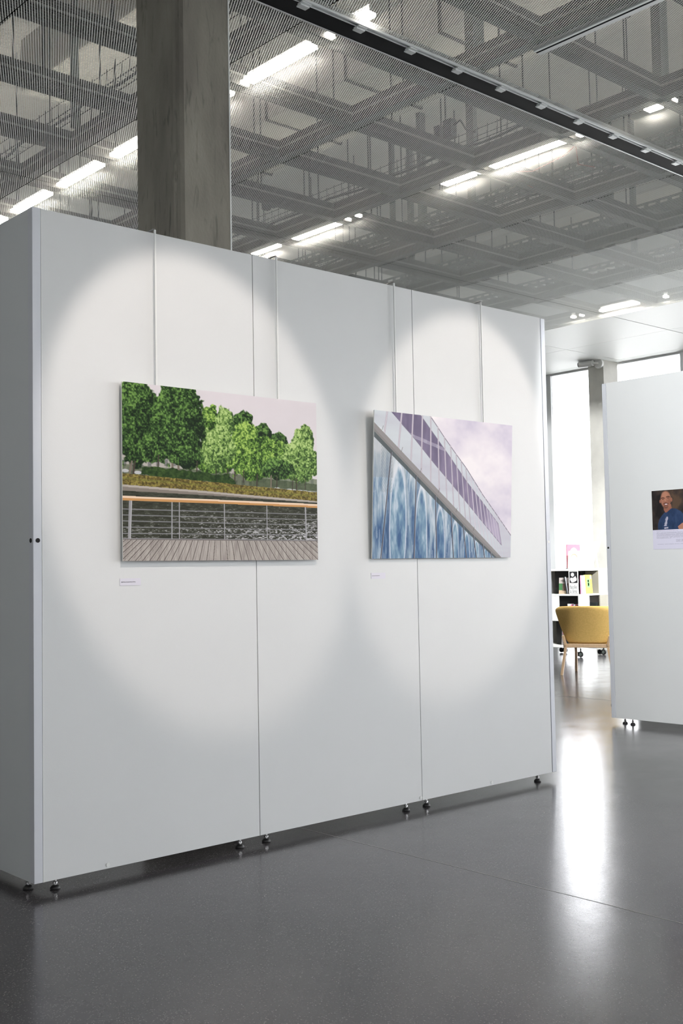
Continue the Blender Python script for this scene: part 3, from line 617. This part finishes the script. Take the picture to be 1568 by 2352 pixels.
def facade():
    A = Art(560, 440, (222,216,226), 1.44); U, V = A.U, A.V
    cl = fbm(U, V, 3, 3, 12, 5)
    A.C = ramp((cl-.5)*1.8+.62-V*.15-np.clip(U-.8, 0, 1)*1.2, (190,184,204), (220,214,224), (238,233,236))
    A.poly(A2['FACADE'], (200,206,212)); fa = inpoly(U, V, A2['FACADE'])
    A.put(fa, ramp(fbm(U, V, 3, 14, 33, 3)+(V-.5)*.3, (206,214,218), (196,200,208), (184,180,196)), .7)
    wd = inpoly(U, V, A2['WIN']); t = fbm(U, V, 18, 5, 41, 3)
    A.put(wd, ramp(t*.8+(V+U-.8)*.45, (98,90,116), (128,118,144), (176,166,190)))
    for k in range(0, 4): A.put(wd & (segd(U, V, (.16+.09*k, .12+.03*k), (.26+.09*k, .15+.03*k), 1.44) < .012), (170,166,184), .6)
    n = len(A2['EDGE'])
    for i in range(n-1): A.line(A2['EDGE'][i], A2['EDGE'][i+1], .006, (120,112,128))
    W_ = A2['WIN']
    for i in range(len(W_)-1): A.line(W_[i], W_[i+1], .004, (120,112,130))
    for i, m in enumerate(A2['MULL']):
        w = max(.016-.0007*i, .004)
        A.line(m[0], m[1], w, (160,152,166)); A.line(m[0], m[1], w*.62, (224,218,226))
        if i < 11: A.line(m[0], m[1], .002, (120,110,124))
    gm = inpoly(U, V, A2['GLASS'])
    A.put(gm, ramp((fbm(U, V, 40, 5, 61, 5)-.5)*1.8+.58-(V-.6)*.9, (60,90,130), (128,152,174), (198,206,212)))
    st = fbm(U, V, 60, 3, 63, 3); A.put(gm, (208,214,220), .35*np.clip((st-.5)*5, 0, 1)) if False else None
    A.put(gm & (st > .58), (204,212,220), .4)
    for i, (x, y, rx, ry) in enumerate(A2['ARCS']):
        d = np.hypot((U-x)/rx, (V-y)/ry)
        A.put(gm & (d < 1.0), ramp((fbm(U, V, 34, 7, 70+i, 4)-.5)*2+.5-(V-.7)*.9, (66,98,138), (118,150,174), (190,204,214)), .9)
        A.put(gm*np.clip(1-np.abs(d-.97)/.10, 0, 1), (228,228,232), .85); A.put(gm*np.clip(1-np.abs(d-1.16)/.06, 0, 1), (120,132,142), .5)
    A.ell(.03, .2, .05, .10, (226,228,230), .85, .3); A.ell(.14, .33, .03, .10, (216,220,224), .6, .3)
    m = gm & (U < .13) & (V < .45); A.put(m, (150,156,162), .45)
    m = gm & (np.mod(U*90+V*40, 1) < .5) & (U > .05) & (U < .12) & (V < .55); A.put(m, (120,126,132), .35)
    A.poly(A2['SOFFIT'], (70,78,80), .85)
    for g in A2['GMULL']: A.line(g[0], g[1], .008, (78,72,78)); A.line((g[0][0]+.005, g[0][1]), (g[1][0]+.005, g[1][1]), .003, (150,156,168))
    A.poly(A2['FASCIA'], (132,128,128)); A.put(inpoly(U, V, A2['FASCIA']) & inpoly(U, V+.02, A2['FASCIA']), (146,142,142), .8)
    for k in range(6): A.line((.06+.13*k, .10+.135*k), (.052+.13*k, .13+.135*k), .003, (96,92,94))
    return A
def portrait():
    A = Art(300, 340, (206,204,220), .78); U, V = A.U, A.V; P_ = .672
    v = V/P_
    ph = V < P_
    bgc = ramp((fbm(U, V, 5, 5, 90, 4)-.5)*2+.35+.5*np.exp(-((U-.56)/.14)**2), (36,33,34), (54,48,46), (84,68,56))
    A.put(ph, bgc)
    def poly(p, c, a=1): A.put(inpoly(U, v, p), c, a)
    def el(x, y, rx, ry, c, a=1, so=.2): A.put(np.clip((1-np.hypot((U-x)/rx, (v-y)/ry))/so, 0, 1)*ph, c, a)
    poly([(.29,.36),(.47,.36),(.49,.5),(.33,.58),(.29,.5)], (140,94,78))
    sh = inpoly(U, v, [(.13,1),(.135,.86),(.17,.74),(.22,.66),(.31,.56),(.35,.57),(.47,.47),(.58,.48),(.70,.55),(.80,.68),(.88,.86),(.9,1)])
    A.put(sh & ph, ramp(fbm(U, V, 12, 8, 95, 3), (36,48,72), (46,62,92), (62,78,108)))
    poly([(.62,.93),(.72,.85),(.86,.80),(1,.80),(1,1),(.64,1)], (170,120,100))
    el(.345, .235, .142, .235, (158,110,90)); el(.36, .36, .10, .13, (150,102,84)); el(.33, .11, .10, .10, (176,126,104), .7, .6)
    el(.485, .25, .022, .06, (150,100,82)); el(.205, .28, .018, .05, (150,100,82))
    el(.43, .26, .05, .14, (116,78,64), .45, .8)
    for x, y in ((.275,.225), (.40,.2)):
        A.put((np.abs(v-(y-.035+((U-x)*1.2)**2*6)) < .010) & (np.abs(U-x) < .045) & ph, (52,36,32))
        el(x, y, .028, .012, (60,40,36), .9, .5)
    el(.335, .27, .03, .06, (178,128,108), .7, .7); el(.335, .305, .032, .012, (104,66,56), .8, .5)
    el(.345, .345, .078, .03, (84,56,48), .9, .4); el(.345, .42, .075, .07, (96,66,56), .75, .5)
    el(.35, .362, .055, .024, (96,50,48), 1, .3); el(.35, .358, .042, .014, (236,228,226), 1, .3)
    el(.35, .405, .04, .014, (150,98,84), .8, .4)
    for k in range(9):
        y = .68+.026*k; hw = [.02,.03,.032,.026,.022,.03,.034,.028,.036][k]; x = .365-.006*k
        poly([(x-hw, y), (x+hw, y-.006), (x+hw*.9, y+.016), (x-hw, y+.018)], (196,192,206), .9)
    poly([(.285,.945),(.385,.935),(.385,.947),(.285,.957)], (214,210,222)); poly([(.285,.968),(.385,.958),(.385,.968),(.285,.978)], (214,210,222))
    # body text under the picture, too small to read
    def row(y, a, b, dk=1):
        g = (fbm(U, V, 150, 6, int(y*900), 2) > .36)
        A.put((np.abs(V-y) < .0030) & (U > a) & (U < b) & g, (150,148,166), .75*dk)
    row(.692, .08, .62)
    for k in range(9): row(.716+.0125*k, .09, .93 if k < 8 else .45)
    for k in range(4): row(.842+.012*k, .56, .93)
    row(.915, .11, .85)
    return A

def hung_print(label, TL, TR, BR, BL, art, name):
    c = [(TL[i]+TR[i]+BR[i]+BL[i])/4 for i in range(3)]
    t = thing('photo_print', (c[0], WY, BL[2]), label, 'photo print')
    n = MB(); th = .006; off = Vector((0, th, 0))
    F = [Vector(p)+Vector((0, .0004, 0)) for p in (TL, TR, BR, BL)]; B_ = [p+off for p in F]
    n.v = [tuple(p) for p in F+B_]; n.f = [(0,1,2,3), (4,7,6,5), (0,4,5,1), (1,5,6,2), (2,6,7,3), (3,7,4,0)]
    n.build('board', M['white'], t)
    sheet('picture', art, (TL, TR, BR, BL), t)
    yb = max(TL[1], BL[1])+th+.002
    for x in (TL[0]+.18, TR[0]-.18):
        m = MB().obox((x, TL[1]+th+.006, TL[2]-.12), (x, BL[1]+th+.004, BL[2]+.12), .02, .008, (0,1,0)); m.build('back_rail', M['chrome'], t)
    return t
y1 = WY-.030
hung_print('landscape print of trees, a river and a boardwalk railing', (2.765,y1,2.342), (3.990,y1,2.342), (3.985,y1,1.478), (2.765,y1,1.481), riverside(), 'riverside')
hung_print('landscape print of a slanting glass facade under pale sky', (4.412,WY-.052,2.338), (5.648,WY-.052,2.338), (5.636,WY-.020,1.482), (4.402,WY-.020,1.481), facade(), 'facade')

def caption(x0, x1, z0, z1, label, body):
    t = thing('caption_label', ((x0+x1)/2, WY-.001, (z0+z1)/2), label, 'label')
    MB().box(x0, WY-.0018, z0, x1, WY-.0002, z1).build('card', M['paper'], t)
    if body: text(body, .0068, M['ink'], 'lettering', t, (x0+.006, WY-.0022, (z0+z1)/2-.002), (math.pi/2, 0, 0), sx=(x1-x0-.018)/(.0068*.5*len(body)))
    else:
        m = MB(); x = x0+.006
        for w in (.014, .010, .006, .010, .012, .010): m.box(x, WY-.0022, (z0+z1)/2-.0015, x+w-.001, WY-.0018, (z0+z1)/2+.001); x += w
        m.build('lettering', M['ink'], t)
caption(2.764, 2.879, 1.364, 1.398, 'small white caption card below the riverside print', "Spider-Man sur le quai des Rives de l'Orne")
caption(4.410, 4.524, 1.366, 1.400, 'small white caption card below the facade print', None)
t = thing('portrait_poster', (FX, 5.24, 1.8), 'paper poster with a smiling bald man in a navy T-shirt above fine text', 'poster')
sheet('picture', portrait(), ((FX-.0018,5.451,2.063), (FX-.0018,5.051,2.063), (FX-.0018,5.051,1.551), (FX-.0018,5.451,1.551)), t, .5)
MB().box(FX-.0012, 5.051, 1.551, FX-.0001, 5.451, 2.063).build('paper', M['paper'], t)

# ------------------------------------------------------------------ spotlights on the nearer track; unseen floodlights added to brighten panel and far end
M['spotlens'] = mat('spot_lens', (255,240,225), .3, emit=(255,236,214), es=6)
for i, (px, aim, en, lb, cone) in enumerate(((2.42, (3.23, WY, 2.03), 350, 'white spotlight aimed at the riverside print', 26.4), (5.78, (5.22, WY, 2.03), 330, 'white spotlight aimed at the facade print', 26.4),
     (4.6, (8.55, 5.1, 1.7), 1800, 'added unseen floodlight brightening the right-hand panel', 44),
     (10.9, (14.4, 10.4, 2.0), 3800, 'added floodlight past the right edge brightening the bookshelf and pier', 42), (10.3, (12.1, 9.2, .5), 1500, 'added floodlight past the right edge brightening the lounge chair', 38), (12.2, (15.9, 9.4, 1.0), 1800, 'farther added floodlight past the right edge brightening the window end', 44))):
    ty = 1.43 if i < 3 else 5.14
    P = Vector((px, ty, 4.70)); d = (Vector(aim)-P).normalized()
    t = thing('spotlight', (px, ty, 4.70), lb, 'spotlight')
    MB().tube([P+Vector((0,0,.04)), (px, ty-.03, CEIL-.03)], .012, 10).build('stem', M['track'], t)
    MB().tube([P-d*.12, P-d*.11, P+d*.05, P+d*.06], .045, 20).build('lamp_head', M['track'], t)
    MB().tube([P+d*.0605, P+d*.062], .035, 20).build('lens', M['spotlens'], t)
    l = bpy.data.lights.new('spot_beam', 'SPOT'); l.energy = en; l.color = (1, .885, .81) if i < 2 else (.97, .985, 1); l.spot_size = math.radians(cone); l.spot_blend = .30; l.shadow_soft_size = .03
    o = bpy.data.objects.new('spot_beam', l); COL.objects.link(o); o.parent = t; o.location = d*.08; o.rotation_euler = d.to_track_quat('-Z', 'Y').to_euler()

# ------------------------------------------------------------------ mobile bookshelf by the far windows
SX, SY = 14.28, 10.43; EX, EY = 15.02, 11.35
t = thing('bookshelf', ((SX+EX)/2, (SY+EY)/2, 0), 'low white double-sided bookshelf on casters before the far windows', 'shelf')
for z0, z1 in ((.143, .177), (.556, .586), (.953, .980), (1.341, 1.372)):
    MB().box(SX, SY, z0, EX, EY, z1).build('shelf_board', M['white'], t, bevel=.004)
MB().box(SX+.27, SY+.25, .177, EX-.22, EY-.25, 1.341).build('core', M['black'], t)
def vp(x0, y0, x1, y1, z0, z1, m='white'): return MB().box(x0, y0, z0, x1, y1, z1).build('side_panel', M[m], t)
vp(SX+.003, SY+.003, SX+.02, 10.632, .98, 1.341); vp(SX, 11.30, SX+.30, 11.35, .98, 1.341, 'olive'); vp(SX+.002, 10.62, SX+.27, 10.635, .98, 1.341, 'olive')
vp(SX+.003, 10.84, SX+.02, EY, .586, .953); vp(SX+.002, SY+.003, SX+.25, SY+.02, .586, .953); vp(SX+.002, SY+.02, SX+.02, SY+.035, .586, .953)
vp(SX+.003, SY+.003, SX+.02, 10.63, .177, .556); vp(SX, 11.30, SX+.30, 11.35, .177, .556, 'olive')
vp(SX+.512, SY+.003, EX, SY+.02, .98, 1.341); vp(SX+.50, SY+.003, SX+.512, SY+.25, .98, 1.341, 'olive'); vp(SX+.003, SY+.003, SX+.02, SY+.02, .98, 1.341)
vp(SX+.53, SY+.003, EX, SY+.02, .586, .953, 'olive'); vp(SX+.02, SY+.003, EX, SY+.02, .177, .556); vp(EX-.02, SY+.02, EX, EY, .177, 1.341); vp(SX+.3, EY-.02, EX-.02, EY, .177, 1.341)
for x, y in ((SX+.09, SY+.08), (EX-.06, SY+.07), (SX+.09, EY-.1), (EX-.06, EY-.1)):
    c = MB().tube([(x-.012, y, .045), (x+.012, y, .045)], .045, 18).build('caster', M['rubber'], t, bevel=.003)
    MB().tube([(x-.016, y, .045), (x-.0125, y, .045)], .027, 14).tube([(x, y, .09), (x, y, .143)], .012, 8).build('hub', M['tray'], c)
    MB().tube([(x-.012, y+.07, .045), (x+.012, y+.07, .045)], .04, 14).build('caster', M['rubber'], t)
# sign: reader pictogram on dark ground and two words
sg = thing('shelf_sign', (SX, 10.54, 1.15), 'white sign with a reader pictogram and grey words on the shelf corner', 'sign')
fx = SX-.0035
MB().box(fx, 10.458, .985, fx+.003, 10.628, 1.338).build('plate', M['white'], sg)
MB().box(fx-.001, 10.465, 1.155, fx, 10.612, 1.330).build('pictogram_ground', M['black'], sg)
pm = MB(); disc(pm, fx-.0012, 10.555, 1.283, .031, 'x', .001)
pm.build('pictogram_head', M['white'], sg)
MB().prism([(10.598,1.232),(10.575,1.236),(10.545,1.232),(10.515,1.252),(10.500,1.262),(10.492,1.240),(10.480,1.228),(10.477,1.200),(10.490,1.185),(10.520,1.172),(10.545,1.164),(10.575,1.164),(10.592,1.190),(10.603,1.205)], fx-.0022, fx-.0012, 'x').build('pictogram_book', M['white'], sg)
MB().box(fx-.0030, 10.543, 1.170, fx-.0022, 10.546, 1.230).build('pictogram_fold', M['ink'], sg)
M['signink'] = mat('sign_lettering', (112,118,118), .7)
for w, z in (('facile', 1.064), ('à lire', .998)):
    text(w, .085, M['signink'], 'lettering', sg, (fx-.0006, 10.612, z), (math.pi/2, 0, -math.pi/2), sx=.78)
# books
def book(x, y, z, w, h, d, face, lean, cover, label, extra=(), group=None):
    """face '-x' or '-y': the way the cover looks; lean: sideways slope"""
    t = thing('book', (x, y, z), label, 'book', group)
    def P(a, b, c):  # a sideways, b up, c depth
        a += b*lean
        return (x+c, y-a, z+b) if face == '-x' else (x+a, y+c, z+b)
    def bx(a0, a1, b0, b1, c0, c1, m, nm):
        q = MB(); q.v = [P(a,b,c) for a,b,c in ((a0,b0,c0),(a1,b0,c0),(a1,b0,c1),(a0,b0,c1),(a0,b1,c0),(a1,b1,c0),(a1,b1,c1),(a0,b1,c1))]
        q.f = [(0,3,2,1),(4,5,6,7),(0,1,5,4),(1,2,6,5),(2,3,7,6),(3,0,4,7)]; return q.build(nm, m, t)
    bx(.002, w-.002, .002, h-.002, .002, d-.002, M['paper'], 'pages')
    bx(0, w, 0, h, 0, .002, cover, 'front_cover'); bx(0, w, 0, h, d-.002, d, cover, 'back_cover'); bx(0, .002, 0, h, .002, d-.002, cover, 'spine')
    for (a0, a1, b0, b1, m) in extra: bx(a0, a1, b0, b1, -.0015, -.0002, m, 'cover_print')
    return t
c_ = lambda n, rgb: mat(n, rgb, .5)
pink, yel, cream, green, lilac, tan, dk = c_('pink_cover', (222,140,165)), c_('yellow_cover', (255,226,80)), c_('cream_cover', (226,218,205)), c_('green_patch', (120,190,110)), c_('lilac_print', (176,166,196)), c_('tan_cover', (196,176,150)), c_('dark_cover', (40,46,46))
leafg, bark, rosy = c_('leaf_green', (78,130,84)), c_('bark_print', (120,98,88)), c_('rose_cover', (206,110,128))
book(SX+.06, 10.875, .981, .20, .255, .02, '-x', .06, tan, 'paperback with a pale title and a tree picture in the upper left bay',
     ((.0, .20, .165, .255, c_('title_band', (206,196,190))), (.0, .07, .06, .165, leafg), (.07, .20, .05, .165, bark), (.03, .16, .205, .213, M['ink']), (.05, .15, .188, .194, M['ink'])))
book(SX+.024, 10.70, .981, .020, .27, .032, '-x', -.16, dk, 'thin dark book leaning beside the tree paperback')
book(SX+.075, 10.673, .981, .03, .20, .02, '-x', 0, bark, 'book half hidden between the dark book and the sign')
book(SX+.115, SY+.06, .981, .035, .29, .12, '-y', -.09, pink, 'thin pink book at the left end of the bright bay', ((.012, .02, 0, .28, rosy),))
book(SX+.155, SY+.055, .981, .085, .288, .02, '-y', -.09, cream, 'cream white book between the pink and the yellow one')
book(SX+.245, SY+.05, .981, .165, .295, .03, '-y', -.10, yel, 'bright yellow book with a green sticker in the upper right bay',
     ((.03, .11, .095, .235, green), (.055, .085, .12, .17, leafg), (.055, .085, .18, .215, leafg), (.12, .155, .23, .28, c_('pale_tag', (240,220,190)))))
cs = [bark, rosy, dk, c_('plum_cover', (120,60,96)), rosy, tan, cream]
for k in range(7):
    book(SX+.06, 10.50+.032*k+.022, .587, .022, .225+.015*math.sin(k*2.3), .14, '-x', 0, cs[k],
         ['brown', 'rose', 'black', 'plum', 'second rose', 'tan', 'cream'][k]+' book spine in the middle bay left of the corner, above the chair', group='books in the middle left bay')
book(SX+.50, SY+.06, .587, .06, .25, .15, '-y', 0, dk, 'thick black book in the middle bay right of the corner')
book(SX+.565, SY+.065, .587, .13, .235, .02, '-y', 0, tan, 'tan-edged book beside the thick black one')
book(SX+.07, 10.86, .178, .17, .24, .02, '-x', .08, c_('grey_cover', (130,124,122)), 'grey illustrated book in the lowest bay', ((.02, .12, .17, .21, rosy), (.03, .14, .03, .15, dk)))
book(SX+.10, 10.68, .178, .02, .22, .13, '-x', -.1, bark, 'thin brown book leaning in the lowest bay')
# leaflets and displays on top
zt = 1.3745
tr = book(14.44, 10.78, zt+.012, .35, .375, .012, '-y', .03, rosy, 'rose red picture book with a white arch standing on the shelf top')
n = MB(); ap = [(14.49, zt+.16)]+[(14.62+.125*math.cos(math.pi-math.pi*k/14)+.008, zt+.18+.155*math.sin(math.pi*k/14)) for k in range(15)]+[(14.745, zt+.16)]
n.prism(ap, 10.777, 10.7795, 'y').build('cover_arch', c_('pale_arch', (226,224,240)), tr)
MB().box(14.46, 10.775, zt, 14.77, 10.86, zt+.012).build('stand', M['white'], tr)
tb = book(14.285, 10.64, zt+.006, .29, .275, .012, '-y', .12, cream, 'cream booklet with a red and green drawing before the red book')
rd, gr = c_('coral_ink', (230,150,130)), c_('sage_ink', (150,190,160))
m = MB()
for k in range(9): a = math.radians(150-15*k); m.box(14.445+.09*math.cos(a)-.012, 10.6375, zt+.14+.075*math.sin(a)*1.0, 14.445+.09*math.cos(a)+.008, 10.6385, zt+.165+.075*math.sin(a))
m.build('cover_title', rd, tb); m = MB()
for k in range(14): a = k*2.4; r = .012*math.sqrt(k); m.box(14.44+r*math.cos(a)-.007, 10.6375, zt+.09+r*1.4*math.sin(a)-.007, 14.44+r*math.cos(a)+.007, 10.6385, zt+.09+r*1.4*math.sin(a)+.007)
m.build('cover_drawing', gr, tb); MB().box(14.285, 10.636, zt, 14.55, 10.70, zt+.006).build('stand', M['tray'], tb)
t = thing('leaflet_display', (14.75, 10.52, zt), 'white slanted leaflet holder with a lilac sheet on the shelf top', 'display stand')
MB().prism([(14.50,zt),(14.70,zt),(14.985,zt+.43),(14.80,zt+.43)], 10.50, 10.512, 'y').build('back_plate', M['white'], t)
MB().prism([(14.52,zt+.01),(14.68,zt+.01),(14.84,zt+.25),(14.76,zt+.36)], 10.4965, 10.4995, 'y').build('leaflet', lilac, t)
MB().obox((14.86,10.52,zt+.22), (14.965,10.56,zt+.004), .03, .006, (0,1,0)).build('prop', M['white'], t)
MB().box(14.50, 10.49, zt, 14.97, 10.60, zt+.005).build('base', M['white'], t)

# ------------------------------------------------------------------ mustard lounge chair seen from behind
A0 = Vector((11.875, 8.99, 0)); az = math.radians(26)
f_ = Vector((math.cos(az), math.sin(az), 0)); r_ = Vector((math.sin(az), -math.cos(az), 0))
O = A0 + r_*.33
t = thing('lounge_chair', (O.x, O.y, 0), 'mustard yellow lounge chair with oak legs, back turned, between the panels', 'chair')
def cp_(a, b, z): q = O + r_*a + f_*b; return Vector((q.x, q.y, z))
def shell(off, n1=28, n2=18):
    g = []
    for j in range(n2+1):
        v = j/n2; row = []
        for i in range(n1+1):
            u = -1+2*i/n1
            hw = .245+.185*v**.7
            cr = 0
            if v > .86: k = (v-.86)/.14; cr = .075*(1-math.sqrt(max(0, 1-k*k)))
            a = u*(hw-cr); z = .415+.49*v - .015*abs(u)**3*v
            b = -.005-.20*v**1.15 + .26*abs(u)**2.6*(.2+.8*v) + off
            row.append(cp_(a, b, z))
        g.append(row)
    return g
g0, g1 = shell(0), shell(.05); n = MB(); H_, W_ = len(g0), len(g0[0])
for g in (g0, g1):
    for row in g: n.v += [tuple(p) for p in row]
I = lambda k, j, i: k*H_*W_+j*W_+i
for j in range(H_-1):
    for i in range(W_-1):
        n.f.append((I(0,j,i), I(0,j,i+1), I(0,j+1,i+1), I(0,j+1,i))); n.f.append((I(1,j,i), I(1,j+1,i), I(1,j+1,i+1), I(1,j,i+1)))
for i in range(W_-1):
    for j in (0, H_-1): n.f.append((I(0,j,i), I(1,j,i), I(1,j,i+1), I(0,j,i+1)))
for j in range(H_-1):
    for i in (0, W_-1): n.f.append((I(0,j,i), I(0,j+1,i), I(1,j+1,i), I(1,j,i)))
bk = n.build('backrest', M['mustard'], t, smooth=True)
sb = bk.modifiers.new('soft', 'SUBSURF'); sb.levels = 1; sb.render_levels = 1
n = MB(); sp_ = [(-.24,.06),(.24,.06),(.30,.30),(.27,.60),(-.27,.60),(-.30,.30)]
k0 = len(n.v)
for z in (.40, .46):
    for a, b in sp_: n.v.append(tuple(cp_(a, b, z)))
n.f += [tuple(range(6))[::-1], tuple(range(6, 12))]+[(i, (i+1) % 6, 6+(i+1) % 6, 6+i) for i in range(6)]
n.build('seat', M['mustard'], t, bevel=.015, smooth=False)
for s, nm in ((-1, 'leg'), (1, 'leg')):
    # rear legs: from a wing on the shell, kinked at the seat rail, then splayed to the floor
    MB().obox(cp_(s*.300, -.02, .515), cp_(s*.27, .0, .385), .03, .055, f_).obox(cp_(s*.267, .0, .40), cp_(s*.333, -.002, 0.0), .032, .04, f_).build(nm, M['wood'], t, bevel=.004)
    MB().obox(cp_(s*.24, .55, .40), cp_(s*.25, .585, 0.0), .034, .04, f_).build(nm, M['wood'], t, bevel=.004)
    MB().obox(cp_(s*.275, .0, .372), cp_(s*.24, .56, .372), .03, .04).build('side_rail', M['wood'], t, bevel=.004)
MB().obox(cp_(-.30, .0, .385), cp_(.30, .0, .385), .03, .05).build('rear_rail', M['wood'], t, bevel=.005)
MB().obox(cp_(-.25, .56, .372), cp_(.25, .56, .372), .03, .04).build('front_rail', M['wood'], t, bevel=.005)

# ------------------------------------------------------------------ security camera on the far pier
t = thing('security_camera', (15.85, 11.02, 4.85), 'white bullet security camera at the top of the far concrete pier', 'camera')
MB().tube([(15.85, 11.03, 4.84), (15.80, 11.03, 4.84)], .085, 24).build('mount', M['white'], t, bevel=.008)
MB().tube([(15.80, 11.03, 4.84), (15.72, 11.06, 4.84), (15.70, 11.10, 4.84)], .022, 10).build('arm', M['white'], t, smooth=True)
MB().tube([(15.71, 11.07, 4.845), (15.69, 11.33, 4.85)], .052, 20).build('body', M['white'], t, bevel=.006)
MB().tube([(15.69, 11.325, 4.85), (15.688, 11.345, 4.85)], .044, 20).build('lens', M['tray'], t)


# ------------------------------------------------------------------ repeats share a group
GROUPS = {'display_panel': 'white display panels', 'hanging_rod': 'hanging rods on the display wall', 'photo_print': 'large photo prints on the display wall',
          'caption_label': 'caption cards under the prints', 'spotlight': 'spotlights on the ceiling tracks', 'light_row': 'rows of tubes above the mesh',
          'lighting_track': 'ceiling lighting tracks', 'basket_tray': 'wire basket cable trays', 'punched_tray': 'punched cable trays',
          'junction_box': 'boxes on the cable trays', 'air_duct': 'ducts above the mesh', 'book': 'books on the white shelf'}
for o in list(COL.objects):
    g = GROUPS.get(o.name.split('.')[0])
    if g and o.parent is None and 'group' not in o: o['group'] = g
